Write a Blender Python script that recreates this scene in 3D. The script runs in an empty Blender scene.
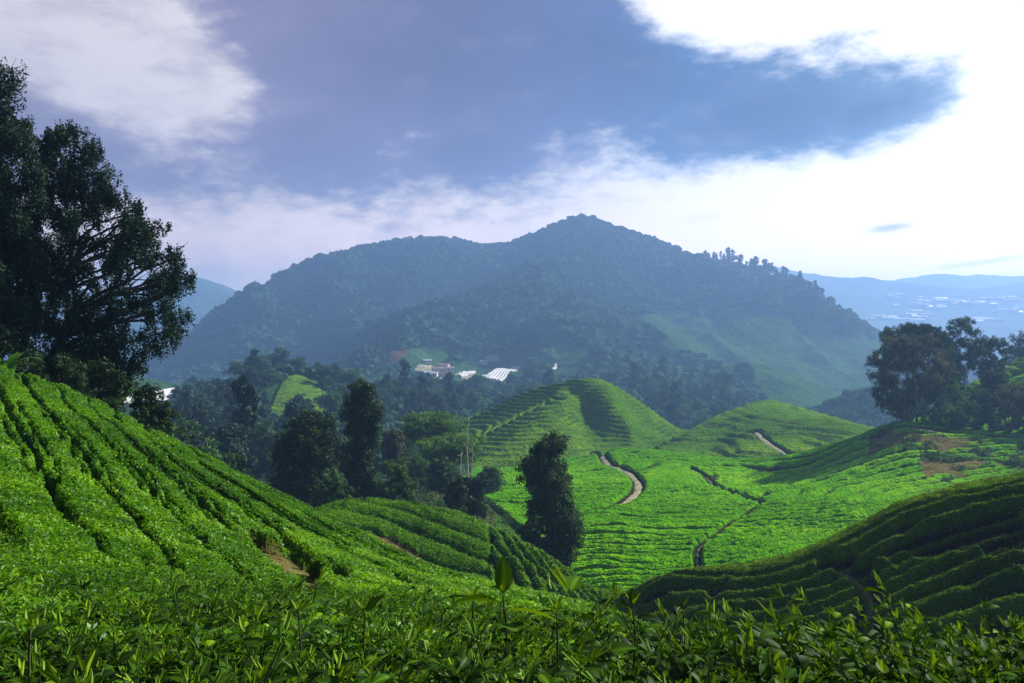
import bpy, math, random
import numpy as np
R = math.radians
rng = np.random.default_rng(7)
random.seed(7)
sc = bpy.context.scene
COL = sc.collection
F, CU, CV = 887.0, 512.0, 341.5      # lens in pixels, optical centre (used to read positions off the photograph)

# ------------------------------------------------------------------ helpers
def tag(o, label=None, cat=None, group=None, kind=None):
    if label: o['label'] = label
    if cat: o['category'] = cat
    if group: o['group'] = group
    if kind: o['kind'] = kind
    return o

def empty(name, loc=(0, 0, 0), rz=0.0, scale=1.0):
    o = bpy.data.objects.new(name, None); COL.objects.link(o)
    o.location = loc; o.rotation_euler = (0, 0, rz); o.scale = (scale,) * 3
    o.empty_display_size = 0.5
    return o

def make_mesh(name, verts, faces, mat, smooth=False, attrs=None):
    """verts (n,3); faces (m,k) array with constant k, or a list of such arrays"""
    if isinstance(faces, np.ndarray): faces = [faces]
    faces = [f for f in faces if len(f)]
    me = bpy.data.meshes.new(name)
    nv = len(verts)
    me.vertices.add(nv)
    me.vertices.foreach_set('co', np.ascontiguousarray(verts, dtype=np.float32).ravel())
    nl = sum(f.size for f in faces); nf = sum(len(f) for f in faces)
    me.loops.add(nl)
    me.loops.foreach_set('vertex_index', np.concatenate([f.ravel() for f in faces]).astype(np.int32))
    me.polygons.add(nf)
    tot = np.concatenate([np.full(len(f), f.shape[1]) for f in faces])
    start = np.concatenate([[0], np.cumsum(tot)[:-1]])
    me.polygons.foreach_set('loop_start', start.astype(np.int32))
    try: me.polygons.foreach_set('loop_total', tot.astype(np.int32))
    except Exception: pass
    me.polygons.foreach_set('use_smooth', np.full(nf, smooth, dtype=bool))
    if attrs:
        for k, a in attrs.items():
            at = me.attributes.new(k, 'FLOAT', 'POINT')
            at.data.foreach_set('value', np.ascontiguousarray(a, dtype=np.float32))
    me.materials.append(mat)
    me.update(calc_edges=True)
    return me

def link(name, me, parent=None, loc=None):
    o = bpy.data.objects.new(name, me); COL.objects.link(o)
    if parent is not None: o.parent = parent
    if loc is not None: o.location = loc
    return o

def copy_tree(o, parent=None):
    c = o.copy(); COL.objects.link(c); c.parent = parent
    for ch in o.children: copy_tree(ch, c)
    return c

# value noise ------------------------------------------------------
_perm = np.random.default_rng(3).random(65536).astype(np.float32)
def vnoise(x, y, seed=0):
    x = np.asarray(x, dtype=np.float64); y = np.asarray(y, dtype=np.float64)
    xi = np.floor(x).astype(np.int64); yi = np.floor(y).astype(np.int64)
    fx = x - xi; fy = y - yi
    fx = fx * fx * fx * (fx * (fx * 6 - 15) + 10); fy = fy * fy * fy * (fy * (fy * 6 - 15) + 10)
    def h(a, b):
        n = (a * 73856093) ^ (b * 19349663) ^ (seed * 83492791)
        n = (n ^ (n >> 13)) * 1274126177
        return _perm[(n ^ (n >> 16)) & 65535]
    a = h(xi, yi); b = h(xi + 1, yi); c = h(xi, yi + 1); d = h(xi + 1, yi + 1)
    return (a + (b - a) * fx) * (1 - fy) + (c + (d - c) * fx) * fy
def fbm(x, y, oct=4, seed=0, gain=0.5):
    s = 0; a = 1.0; t = 0
    for i in range(oct):
        s = s + a * (vnoise(x * 2 ** i + i * 17.3, y * 2 ** i - i * 9.1, seed + i) - 0.5); t += a; a *= gain
    return s / t * 2       # about -1..1
def sstep(a, b, x):
    t = np.clip((x - a) / (b - a), 0, 1); return t * t * (3 - 2 * t)

# ------------------------------------------------------------------ terrain: ridges and troughs measured as (u, v, distance)
P = []
def line(pts, n=0):
    """polyline of control points; n extra points between neighbours"""
    for i, p in enumerate(pts):
        P.append(p)
        if i + 1 < len(pts):
            q = pts[i + 1]
            for k in range(1, n + 1):
                w = k / (n + 1); P.append(tuple(p[j] * (1 - w) + q[j] * w for j in range(3)))
# near ground (canopy level) round the camera
for u in range(-600, 1700, 200):
    line([(u, 1400, .62), (u, 1000, 1.0), (u, 735, 1.8), (u, 686 if u < 600 else 690, 2.6)])
line([(-300, 580, 4.5), (0, 612, 4.5), (150, 624, 4.5), (300, 630, 4.5), (450, 640, 4.5), (600, 655, 4.4), (700, 668, 3.6), (850, 674, 3.6), (1024, 674, 3.6), (1300, 680, 3.6)], 1)
line([(-400, 500, 8), (0, 550, 8), (100, 568, 8), (200, 587, 8), (300, 600, 8), (450, 613, 8), (590, 630, 8), (700, 700, 8), (850, 730, 8), (1024, 740, 8), (1400, 740, 8)], 1)
line([(-400, 400, 16), (0, 446, 16), (100, 480, 16), (200, 520, 16), (300, 549, 16), (380, 572, 16), (450, 588, 16), (560, 606, 16), (640, 640, 16), (750, 720, 16), (900, 730, 16), (1400, 740, 16)], 1)
line([(-400, 340, 24), (0, 395, 24), (100, 429, 24), (200, 476, 24), (300, 520, 24), (400, 560, 23), (500, 586, 22)], 1)
line([(-500, 290, 34), (-200, 310, 34), (-60, 348, 34), (0, 368, 34), (60, 385, 33), (100, 402, 32.5), (140, 424, 32), (200, 452, 31), (250, 479, 30), (300, 503, 29), (350, 529, 28), (400, 552, 27), (450, 574, 26), (520, 592, 25), (590, 606, 24), (640, 622, 24)], 2)
line([(-500, 380, 48), (-200, 390, 48), (0, 415, 48), (100, 450, 46), (200, 510, 45), (300, 570, 43), (400, 620, 40), (500, 640, 38), (590, 650, 37), (700, 690, 36), (850, 690, 31), (1024, 680, 28), (1400, 680, 27)], 2)
# mound with the dark face
MOUND = [(600, 603, 60), (630, 592, 58), (650, 582, 56), (675, 572, 55), (700, 569, 54), (750, 566, 52), (800, 553, 50), (850, 530, 49), (900, 503, 48), (960, 486, 47), (1024, 475, 46), (1120, 455, 45), (1400, 430, 44)]
line([(u, CV + (v - CV) * d / (d - 1.5) + 1.5, d - 1.5) for u, v, d in MOUND[1:]], 3)
line([(u, CV + (v - CV) * d / (d - 3.0) + 7, d - 3.0) for u, v, d in MOUND[1:]], 3)
line([(600, 603, 60), (630, 592, 58), (650, 582, 56), (675, 572, 55), (700, 569, 54), (750, 566, 52), (800, 553, 50), (850, 530, 49), (900, 503, 48), (960, 486, 47), (1024, 475, 46), (1120, 455, 45), (1400, 430, 44)], 3)
line([(650, 590, 61), (700, 580, 59), (750, 577, 57.5), (800, 566, 55.5), (850, 545, 54.5), (900, 519, 53.5), (960, 503, 52.5), (1024, 492, 51.5), (1120, 472, 50.5), (1400, 450, 49.5)], 3)
line([(600, 625, 53), (650, 628, 48), (700, 640, 44), (800, 652, 38.5), (900, 655, 35.5), (1024, 650, 33), (1200, 640, 32), (1400, 620, 32)], 2)
line([(640, 600, 68), (700, 592, 70), (800, 580, 68), (900, 545, 66), (1024, 520, 66), (1200, 500, 64), (1400, 490, 64)], 2)
# mound in the middle
line([(318, 514, 63), (335, 505, 66), (350, 500, 68), (380, 499, 70), (420, 504, 70), (460, 512, 70), (500, 528, 70), (540, 548, 68), (570, 568, 66), (583, 582, 63)], 2)
line([(280, 560, 58), (350, 568, 58), (400, 585, 59), (450, 594, 59), (500, 600, 58), (550, 606, 57)], 2)
line([(290, 540, 84), (350, 540, 87), (400, 545, 90), (450, 550, 90), (500, 566, 86), (540, 582, 80), (575, 596, 74)], 2)
line([(-400, 430, 70), (0, 450, 70), (100, 480, 70), (200, 520, 66)], 1)
# valley floor
line([(590, 592, 70), (600, 560, 88), (620, 530, 105), (640, 512, 120), (650, 500, 130)])
line([(660, 575, 82), (700, 560, 88), (760, 548, 92), (820, 540, 96), (900, 528, 98), (1024, 510, 98), (1300, 490, 98)], 2)
line([(540, 560, 92), (530, 535, 105), (520, 512, 128), (500, 490, 152), (560, 500, 130), (560, 475, 170), (600, 500, 128), (610, 484, 150)])
line([(700, 528, 105), (780, 520, 108), (860, 505, 115), (940, 492, 122), (1024, 482, 125), (1300, 470, 125)], 2)
line([(680, 500, 130), (740, 500, 130), (800, 490, 134), (860, 478, 138), (920, 470, 140), (1024, 462, 142), (1300, 460, 140)], 2)
line([(480, 480, 175), (520, 470, 190), (560, 458, 215), (600, 470, 175), (640, 478, 158), (680, 475, 160), (740, 478, 158)], 1)
line([(590, 455, 205), (620, 448, 210), (660, 451, 205), (700, 456, 200), (730, 459, 196), (760, 459, 190), (800, 453, 184), (830, 444, 180), (860, 434, 175), (880, 427, 171), (900, 423, 167), (925, 426, 165), (950, 431, 163), (1024, 436, 160), (1150, 438, 155), (1400, 430, 150)], 2)
line([(800, 470, 160), (850, 460, 157), (900, 450, 154), (1024, 452, 151)], 2)
line([(600, 462, 228), (660, 470, 222), (700, 474, 220), (760, 474, 212), (800, 470, 206), (850, 456, 200)], 1)
line([(900, 422, 185), (950, 428, 182), (1024, 425, 180), (1200, 410, 175)], 1)
line([(870, 445, 215), (895, 432, 212), (915, 418, 208), (935, 406, 207), (960, 391, 208), (985, 377, 210), (1024, 357, 214), (1080, 335, 218), (1200, 320, 220), (1400, 310, 220)], 2)
line([(900, 450, 270), (960, 440, 280), (1024, 430, 290), (1300, 420, 290)], 1)
# second tea hill and its shoulder
line([(662, 442, 262), (678, 434, 275), (700, 423, 295), (720, 413, 312), (750, 404, 328), (770, 401, 330), (785, 404, 332), (800, 411, 335), (830, 419, 340), (870, 427, 330)], 2)
line([(600, 392, 325), (640, 412, 325), (670, 428, 328)])
line([(640, 422, 285), (625, 430, 268), (655, 434, 280)])
line([(740, 432, 258), (760, 427, 260), (800, 424, 262), (840, 423, 262), (875, 427, 256)], 2)
line([(740, 452, 228), (775, 455, 224), (810, 453, 224)], 1)
line([(650, 456, 235), (700, 446, 250), (720, 440, 258)], 1)
line([(700, 452, 370), (770, 440, 385), (850, 444, 390), (950, 430, 390), (1100, 420, 390)], 2)
# conical tea hill
line([(430, 440, 300), (457, 421, 305), (481, 411, 308), (516, 394, 309), (545, 385, 307), (574, 379, 304), (592, 377, 301), (604, 380, 300), (618, 387, 300), (640, 401, 302), (662, 417, 305), (685, 432, 310)], 2)
line([(600, 381, 298), (575, 388, 291), (557, 397, 286), (536, 407, 280), (516, 419, 272), (500, 430, 267), (483, 442, 260)], 2)
line([(598, 381, 298), (600, 390, 290), (608, 401, 283), (620, 414, 275), (632, 427, 268)], 2)
line([(574, 398, 292), (586, 413, 284), (596, 434, 270), (600, 450, 258)], 2)
line([(545, 399, 299), (530, 405, 298)])
line([(632, 412, 292), (648, 424, 288)])
line([(470, 432, 292), (490, 424, 295), (520, 410, 297)], 1)
line([(450, 462, 245), (500, 466, 238), (540, 462, 240), (592, 452, 246), (640, 446, 268), (680, 440, 290)], 2)
line([(420, 455, 350), (460, 450, 350), (520, 440, 355), (600, 430, 365), (660, 440, 370)], 2)
# wooded valley on the west
line([(-400, 450, 110), (0, 470, 110), (150, 500, 105), (300, 512, 100), (360, 508, 110), (430, 505, 120), (470, 500, 130)], 2)
line([(-400, 440, 200), (0, 455, 200), (150, 470, 195), (280, 480, 190), (350, 475, 190), (430, 478, 185)], 2)
line([(-400, 420, 300), (0, 440, 300), (100, 448, 290), (200, 440, 300), (250, 440, 290), (290, 440, 285), (340, 436, 300), (400, 440, 300)], 2)
line([(-400, 395, 430), (0, 410, 440), (100, 410, 440), (180, 408, 430), (200, 400, 420), (230, 387, 415), (260, 374, 415), (285, 368, 415), (305, 372, 420), (350, 392, 440), (400, 398, 450), (440, 405, 460), (480, 412, 460), (540, 412, 460)], 2)
line([(300, 388, 390), (320, 402, 370), (340, 420, 345)], 2)
line([(270, 405, 365), (260, 420, 330)], 1)
line([(-400, 390, 520), (50, 398, 500), (110, 402, 495), (150, 404, 490), (185, 404, 490), (240, 400, 520), (300, 398, 540), (400, 402, 560), (450, 400, 560), (520, 405, 560), (600, 405, 540), (700, 412, 540), (760, 415, 520)], 2)
line([(50, 385, 600), (110, 380, 580), (150, 381, 590), (190, 388, 620), (250, 395, 700)], 2)
line([(-400, 380, 800), (0, 385, 800), (150, 395, 850), (250, 396, 900), (320, 392, 850)], 2)
# village saddle and the wooded foot
line([(330, 385, 680), (400, 383, 690), (450, 382, 700), (500, 382, 700), (545, 384, 690), (600, 385, 660), (650, 390, 620), (700, 397, 590), (740, 402, 590)], 2)
line([(350, 372, 800), (400, 370, 770), (450, 370, 770), (500, 372, 770), (530, 372, 760), (600, 368, 760), (650, 376, 720), (690, 385, 680)], 2)
line([(400, 352, 860), (440, 350, 870), (500, 355, 870), (560, 350, 860), (610, 345, 880), (660, 355, 850)], 2)
# main mountain
line([(-400, 400, 1300), (0, 390, 1350), (100, 372, 1380), (150, 362, 1400), (170, 354, 1400), (200, 331, 1410), (240, 303, 1440), (280, 280, 1480), (310, 266, 1510), (330, 257, 1540), (360, 248, 1550), (400, 243, 1550), (450, 244, 1550), (500, 246, 1540), (530, 236, 1500), (550, 228, 1470), (565, 223, 1460), (578, 219, 1450), (592, 222, 1440), (608, 228, 1430), (640, 238, 1400), (680, 253, 1370), (720, 267, 1340), (760, 281, 1300), (800, 293, 1250), (840, 308, 1200), (880, 328, 1150), (915, 350, 1100), (1000, 385, 1050)], 2)
line([(575, 225, 1440), (572, 245, 1360), (560, 265, 1240), (545, 290, 1120), (540, 315, 1010), (548, 335, 920)], 2)
line([(-400, 420, 1700), (0, 405, 1720), (100, 395, 1720), (170, 378, 1700), (200, 360, 1700), (240, 330, 1720), (280, 306, 1750), (330, 284, 1780), (360, 276, 1780), (400, 268, 1800), (450, 266, 1800), (500, 268, 1780), (550, 255, 1720), (575, 250, 1700), (600, 252, 1690), (640, 265, 1650), (680, 280, 1620), (720, 293, 1580), (760, 308, 1540), (800, 322, 1490), (840, 340, 1420), (880, 358, 1360)], 1)
line([(560, 265, 1240), (500, 288, 1130), (470, 300, 1090), (440, 313, 1050), (400, 334, 1000), (370, 352, 950), (345, 366, 900)], 2)
line([(330, 330, 1250), (370, 315, 1270), (420, 303, 1290), (470, 290, 1320), (520, 272, 1360)], 2)
line([(180, 378, 1150), (250, 368, 1120), (300, 362, 1100), (330, 360, 1090)], 1)
line([(220, 345, 1290), (270, 320, 1300), (300, 300, 1380)], 1)
line([(590, 330, 960), (610, 310, 1080), (620, 290, 1180)], 1)
line([(640, 300, 1120), (660, 325, 1000), (690, 350, 880)], 1)
line([(675, 318, 1090), (690, 335, 1000), (700, 350, 940)], 1)
line([(741, 306, 1150), (770, 311, 1120), (800, 318, 1090), (840, 331, 1050), (870, 345, 1020)], 1)
line([(741, 306, 1150), (760, 325, 1060), (775, 342, 980), (790, 356, 920)], 1)
line([(712, 325, 1060), (728, 345, 960)], 1)
line([(800, 333, 1080), (825, 360, 950)], 1)
line([(700, 378, 790), (717, 368, 785), (740, 365, 778), (768, 366, 770), (785, 371, 765), (800, 378, 760), (815, 387, 750), (830, 398, 740)], 2)
line([(710, 385, 850), (770, 380, 860), (830, 392, 860)], 1)
line([(760, 395, 690), (800, 402, 670)], 1)
line([(850, 365, 960), (880, 372, 940), (920, 380, 950), (1000, 395, 900)], 1)
line([(810, 410, 560), (825, 402, 562), (845, 393, 563), (865, 387, 564), (890, 390, 560), (930, 398, 555), (1024, 400, 550), (1300, 395, 550)], 2)
line([(800, 420, 520), (860, 425, 500), (930, 430, 480), (1100, 430, 480)], 1)
line([(830, 415, 660), (900, 410, 660), (1024, 400, 680), (1300, 395, 680)], 2)
# behind it, the far valley and the far ranges
line([(u, 352, 2100) for u in range(-500, 1600, 100)])
line([(u, 343, 2700) for u in range(-500, 1600, 120)])
line([(780, 322, 3400), (850, 324, 3400), (900, 325, 3300), (960, 325, 3200), (1024, 324, 3100), (1200, 322, 3000), (1500, 320, 3000)], 2)
line([(800, 300, 4200), (850, 305, 4200), (900, 308, 4100), (950, 306, 4000), (1024, 306, 3900), (1200, 300, 3900), (1500, 300, 3900)], 2)
line([(560, 300, 5600), (640, 285, 5500), (700, 276, 5400), (740, 272, 5300), (775, 267, 5200), (800, 273, 5200), (830, 277, 5100), (870, 276, 5100), (905, 281, 5000), (940, 288, 4900), (975, 290, 4800), (1010, 284, 4800), (1060, 280, 4800), (1300, 270, 4800), (1500, 270, 4800)], 2)
line([(u, 305, 6300) for u in range(560, 1500, 60)])
line([(860, 290, 7500), (900, 279, 7500), (930, 275, 7500), (980, 275, 7500), (1024, 277, 7500), (1100, 270, 7500), (1400, 270, 7500)], 2)
line([(-500, 300, 5500), (0, 300, 5500), (100, 290, 5500), (150, 288, 5500), (185, 276, 5500), (205, 281, 5500), (225, 290, 5500), (250, 301, 5500), (300, 315, 5500), (400, 320, 5500), (500, 315, 5600)], 2)
line([(u, 325, 6500) for u in range(-500, 560, 90)])
line([(u, 338, 9500) for u in range(-500, 1600, 120)])

P = np.array(P, dtype=np.float64)
farp = P[:, 2] > 2100; P[farp, 2] = 2100 + (P[farp, 2] - 2100) * .35      # the far ranges stand 3 to 4.5 km off
cs = (P[:, 0] - CU) / F; ct = np.log(P[:, 2]); cw = (P[:, 1] - CV) / F
KT = 0.42
S0, S1, DS = -1.16, 1.16, 0.008
T0, T1, DT = math.log(.6), math.log(4900), 0.016
gs = np.arange(S0, S1 + DS, DS); gt = np.arange(T0, T1 + DT, DT)
pc = np.stack([cs, ct * KT], 1)
dup = np.unique(np.round(pc, 5), axis=0, return_index=True)[1]
pc = pc[dup]; cwv = cw[dup]
def kern(d2): return np.sqrt(d2 + 1e-5)
A = kern(((pc[:, None] - pc[None]) ** 2).sum(-1))
n = len(pc); M = np.zeros((n + 3, n + 3)); M[:n, :n] = A - 2e-4 * np.eye(n)
M[:n, n] = 1; M[:n, n + 1:] = pc; M[n, :n] = 1; M[n + 1:, :n] = pc.T
sol = np.linalg.solve(M, np.concatenate([cwv, [0, 0, 0]]))
GW = np.zeros((len(gs), len(gt)), dtype=np.float64)
for i, s in enumerate(gs):
    d2 = (s - pc[:, 0][:, None]) ** 2 + (gt[None] * KT - pc[:, 1][:, None]) ** 2
    GW[i] = (sol[:n, None] * kern(d2)).sum(0) + sol[n] + sol[n + 1] * s + sol[n + 2] * gt * KT

def Wst(s, t):
    """cubic B-spline look-up of the terrain table"""
    a = np.clip((np.asarray(s) - S0) / DS, 1, len(gs) - 3); b = np.clip((np.asarray(t) - T0) / DT, 1, len(gt) - 3)
    i = np.floor(a).astype(int); j = np.floor(b).astype(int); fa = a - i; fb = b - j
    def wts(f): return [(1 - f) ** 3 / 6, (3 * f ** 3 - 6 * f ** 2 + 4) / 6, (-3 * f ** 3 + 3 * f ** 2 + 3 * f + 1) / 6, f ** 3 / 6]
    wa, wb = wts(fa), wts(fb); r = 0
    for p in range(4):
        for q in range(4):
            r = r + wa[p] * wb[q] * GW[i + p - 1, j + q - 1]
    return r

def Hc(x, y):
    """height of the vegetation surface: table plus natural relief"""
    z = -Wst(x / y, np.log(y)) * y
    far = sstep(450, 900, y)
    ridged = 1 - 2 * np.abs(vnoise(x / 120 + y / 400 + .5 * vnoise(x / 60, y / 60, 5), y / 260 - x / 700, 11) - 0.5) * 2
    low = 1 - .8 * sstep(70, 165, z)
    z = z + far * ((ridged - .35) * 24 * low * (.25 + .75 * sstep(-35, 10, z)) + fbm(x / 60, y / 60, 4, 21) * (5 + 7 * low)) * (1 - sstep(1900, 2600, y))
    z = z + sstep(2300, 2700, y) * (fbm(x / 260, y / 260, 5, 31, .6) * 22)
    mid = sstep(45, 120, y) * (1 - far)
    z = z + mid * fbm(x / 22, y / 22, 3, 41) * 0.45
    return z

def inpoly(u, v, poly):
    u = np.asarray(u); v = np.asarray(v); r = np.zeros(np.broadcast(u, v).shape, bool)
    n = len(poly)
    for i in range(n):
        x1, y1 = poly[i]; x2, y2 = poly[(i + 1) % n]
        if y1 == y2: continue
        c = ((y1 > v) != (y2 > v)) & (u < (x2 - x1) * (v - y1) / (y2 - y1) + x1)
        r ^= c
    return r

def hit(u, v, d0=1.5, d1=9000, n=4000):
    """first point of the vegetation surface on a line of sight, from distance d0 on"""
    y = np.exp(np.linspace(math.log(d0), math.log(d1), n)); s = (u - CU) / F
    w = (Hc(s * y, y)) / y * -1
    k = np.nonzero(w <= (v - CV) / F)[0]
    k = k[0] if len(k) else n - 1
    yy = y[k]; return np.array([s * yy, yy, float(Hc(s * yy, yy))])

# ------------------------------------------------------------------ paths (world polylines found once, then everything is draped on the ground)
def trace(pts, d0, d1, m=8):
    q = np.array([hit(u, v, d0, d1) for u, v in pts])
    out = []
    for i in range(len(q) - 1):       # catmull-rom
        p0, p1, p2, p3 = q[max(i - 1, 0)], q[i], q[i + 1], q[min(i + 2, len(q) - 1)]
        for k in range(m):
            t = k / m
            out.append(.5 * ((2 * p1) + (-p0 + p2) * t + (2 * p0 - 5 * p1 + 4 * p2 - p3) * t * t + (-p0 + 3 * p1 - 3 * p2 + p3) * t ** 3))
    out.append(q[-1]); return np.array(out)
ROADS = [
    dict(p=trace([(594, 451), (606, 459), (618, 465), (630, 471), (638, 480), (636, 489), (628, 496), (620, 501)], 100, 260), w=1.2, label='pale dirt track curving down the valley side beside the bright tea'),
    dict(p=trace([(756, 430), (762, 436), (770, 442), (780, 448), (789, 454)], 215, 300), w=1.3, label='pale dirt track across the shoulder of the far tea hill'),
    dict(p=trace([(905, 424), (915, 425), (930, 427), (950, 430), (985, 433), (1024, 436), (1070, 438)], 120, 200), w=2.2, label='dirt lane along the hill crest in front of the trees'),
]
PATHS = [
    dict(p=trace([(693, 466), (706, 474), (716, 484), (732, 490), (750, 496), (763, 500)], 100, 240), w=.45, label='narrow footpath between tea rows on the valley slope, upper stretch'),
    dict(p=trace([(763, 500), (745, 512), (733, 518), (716, 531), (700, 541), (697, 552), (699, 566)], 80, 200), w=.2, label='narrow footpath between tea rows on the valley slope, lower stretch'),
    dict(p=trace([(826, 556), (840, 560), (856, 568), (868, 580), (872, 592), (866, 612), (868, 626)], 30, 60), w=.28, label='overgrown footpath down the dark tea mound'),
    dict(p=trace([(620, 501), (606, 505), (590, 508), (572, 513)], 80, 260), w=.5, label='faint path running on from the end of the curving dirt track'),
]
def polydist(x, y, pl):
    """distance in plan to a polyline"""
    d = np.full(np.shape(x), 1e9)
    for a, b in zip(pl[:-1, :2], pl[1:, :2]):
        ab = b - a; L = (ab ** 2).sum() + 1e-9
        t = np.clip(((x - a[0]) * ab[0] + (y - a[1]) * ab[1]) / L, 0, 1)
        d = np.minimum(d, (x - a[0] - t * ab[0]) ** 2 + (y - a[1] - t * ab[1]) ** 2)
    return np.sqrt(d)

# bare patches, as plan ellipses (cx, cy, rx, ry)
def plan_poly(poly, d0, d1):
    return [tuple(hit(u, v, d0, d1)[:2]) for u, v in poly]
BARE = [plan_poly([(236, 531), (262, 532), (300, 548), (338, 574), (346, 594), (318, 592), (290, 574), (258, 558)], 10, 33),
        plan_poly([(376, 530), (390, 534), (412, 545), (432, 556), (425, 561), (404, 554), (386, 544)], 50, 80)]
SCRUB = plan_poly([(862, 438), (905, 432), (940, 436), (1024, 442), (1060, 450), (1040, 470), (985, 462), (950, 482), (915, 472), (925, 452), (890, 448)], 120, 180)
NOSE = plan_poly([(878, 430), (893, 424), (892, 436), (876, 450), (868, 452)], 120, 200)
TREEBELT = plan_poly([(340, 600), (250, 500), (120, 440), (0, 420), (-300, 400), (-400, 430), (-400, 400), (200, 470), (420, 470), (470, 480), (500, 505), (440, 520), (350, 520)], 50, 300)

# ------------------------------------------------------------------ tea rows: phase fields from guide lines
def phase_field(lines, d0, d1):
    pts, ph = [], []
    for k, l in lines:
        for u, v in l:
            h = hit(u, v, d0, d1); pts.append(h[:2]); ph.append(k if k is not None else h[1])
    return fit_field(np.array(pts), np.array(ph, float))
def fit_field(pts, ph):
    sc_ = np.abs(pts - pts.mean(0)).max(); q = (pts - pts.mean(0)) / sc_
    A = np.sqrt(((q[:, None] - q[None]) ** 2).sum(-1)); n = len(q)
    M = np.zeros((n + 3, n + 3)); M[:n, :n] = A - 1e-3 * np.eye(n); M[:n, n] = 1; M[:n, n + 1:] = q; M[n, :n] = 1; M[n + 1:, :n] = q.T
    sol = np.linalg.solve(M, np.concatenate([ph, [0, 0, 0]]))
    m = pts.mean(0)
    def f(x, y):
        X = (x - m[0]) / sc_; Y = (y - m[1]) / sc_
        r = sol[n] + sol[n + 1] * X + sol[n + 2] * Y
        for i in range(n): r = r + sol[i] * np.sqrt((X - q[i, 0]) ** 2 + (Y - q[i, 1]) ** 2)
        return r
    return f
ph1 = phase_field([
    (0, [(15, 420), (35, 455), (55, 496), (75, 521), (100, 540), (125, 571)]),
    (1, [(38, 400), (75, 440), (100, 481), (125, 510), (156, 542), (201, 578)]),
    (2, [(62, 392), (100, 430), (136, 470), (166, 504), (200, 541), (251, 580)]),
    (3, [(88, 400), (126, 435), (166, 473), (201, 506), (236, 533), (281, 568), (311, 592)]),
    (4, [(110, 411), (146, 437), (176, 462), (226, 495), (281, 536), (337, 570), (385, 592)]),
    (5, [(150, 433), (190, 457), (241, 486), (301, 524), (340, 548), (400, 576), (455, 602)]),
    (6, [(210, 462), (260, 489), (320, 522), (380, 552), (440, 580), (500, 600)])], 5, 34.5)
ph2a = phase_field([
    (0, [(332, 516), (370, 526), (396, 543), (422, 556), (483, 570)]),
    (1, [(340, 506), (377, 514), (398, 521), (420, 531), (449, 541), (478, 556)]),
    (2, [(352, 501), (391, 505), (414, 511), (441, 522), (480, 536)])], 50, 71)
ph2b = phase_field([
    (0, [(478, 534), (493, 559), (500, 580)]), (1, [(496, 532), (512, 557), (524, 582)]), (2, [(513, 540), (536, 567), (545, 585)]),
    (3, [(532, 550), (552, 574), (560, 590)]), (4, [(548, 559), (568, 582)]), (5, [(562, 566), (578, 584)])], 50, 71)
ph3 = phase_field([
    (0, [(662, 577), (715, 574), (752, 573), (790, 562), (835, 544), (884, 518), (959, 492), (1024, 480), (1100, 462)]),
    (1.6, [(659, 592), (715, 592), (752, 590), (790, 584), (820, 572), (884, 540), (959, 510), (1024, 496)]),
    (3.2, [(677, 614), (734, 604), (790, 600), (830, 590), (884, 562), (959, 529), (1024, 512)]),
    (5.0, [(760, 622), (820, 612), (865, 590), (921, 562), (977, 545), (1024, 530)]),
    (7.2, [(827, 640), (880, 612), (940, 588), (1024, 558)])], 36, 58)
def ylines(ls, d0, d1, sp):
    pts, ph = [], []
    for l in ls:
        h = np.array([hit(u, v, d0, d1) for u, v in l]); m = h[:, 1].mean()
        for q in h: pts.append(q[:2]); ph.append(m / sp)
    return fit_field(np.array(pts), np.array(ph))
ph4 = ylines([
    [(853, 441), (809, 461), (765, 472), (724, 484)], [(960, 450), (900, 456), (860, 470), (809, 480), (765, 491), (724, 498)],
    [(1000, 470), (940, 480), (860, 500), (765, 508), (677, 506), (589, 503)], [(1024, 490), (930, 505), (860, 520), (765, 528), (700, 533), (589, 529)],
    [(860, 530), (794, 548), (700, 556), (648, 562), (589, 556)], [(724, 462), (677, 468), (642, 486)], [(560, 470), (520, 474), (490, 480)], [(880, 428), (850, 440)]], 72, 230, 2.7)

def rows(phi, gw, soft):
    f = phi - np.floor(phi); d = np.minimum(f, 1 - f)          # distance from the gap, in row widths
    return sstep(gw, gw + soft, d)
def lumps(x, y, a, s): return fbm(x / s, y / s, 3, 71) * a

def breaks(x, y, sc_, seed, thr=.18):
    """keeps a gap only on some stretches"""
    return sstep(-thr, thr, fbm(x / sc_, y / sc_, 2, seed))

def tea1(x, y):                         # near slope
    p = ph1(x, y) + fbm(x / 1.8, y / 1.8, 3, 51) * .16
    f = p - np.floor(p); d = np.minimum(f, 1 - f); k = np.round(p)
    keep = np.where(np.mod(k, 2) < .5, .8, 1) * (.45 + .55 * breaks(x * 1.0 + k * 7, y, 5.5, 61, .2))
    keep = np.maximum(keep, ((k == 1) | (k == 3)).astype(float) * .95)
    g = 1 - sstep(.075, .15, d) ; g = g * keep * sstep(7.5, 12, y)
    p2 = p * 2 + .5; d2 = np.minimum(p2 - np.floor(p2), 1 - (p2 - np.floor(p2)))
    g2 = (1 - sstep(.04, .22, d2)) * .32 * breaks(x + 30, y, 4.5, 66) * sstep(10, 15, y)
    h = .85 * (1 - np.maximum(g, g2)) + lumps(x, y, .05, .9) * (1 - g) + lumps(x + 9, y, .035, .3) * (1 - g)
    h = h - .07 * sstep(.25, .5, -fbm(x / .7, y / .7, 2, 98)) * sstep(5, 9, y)
    return h, .85
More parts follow.
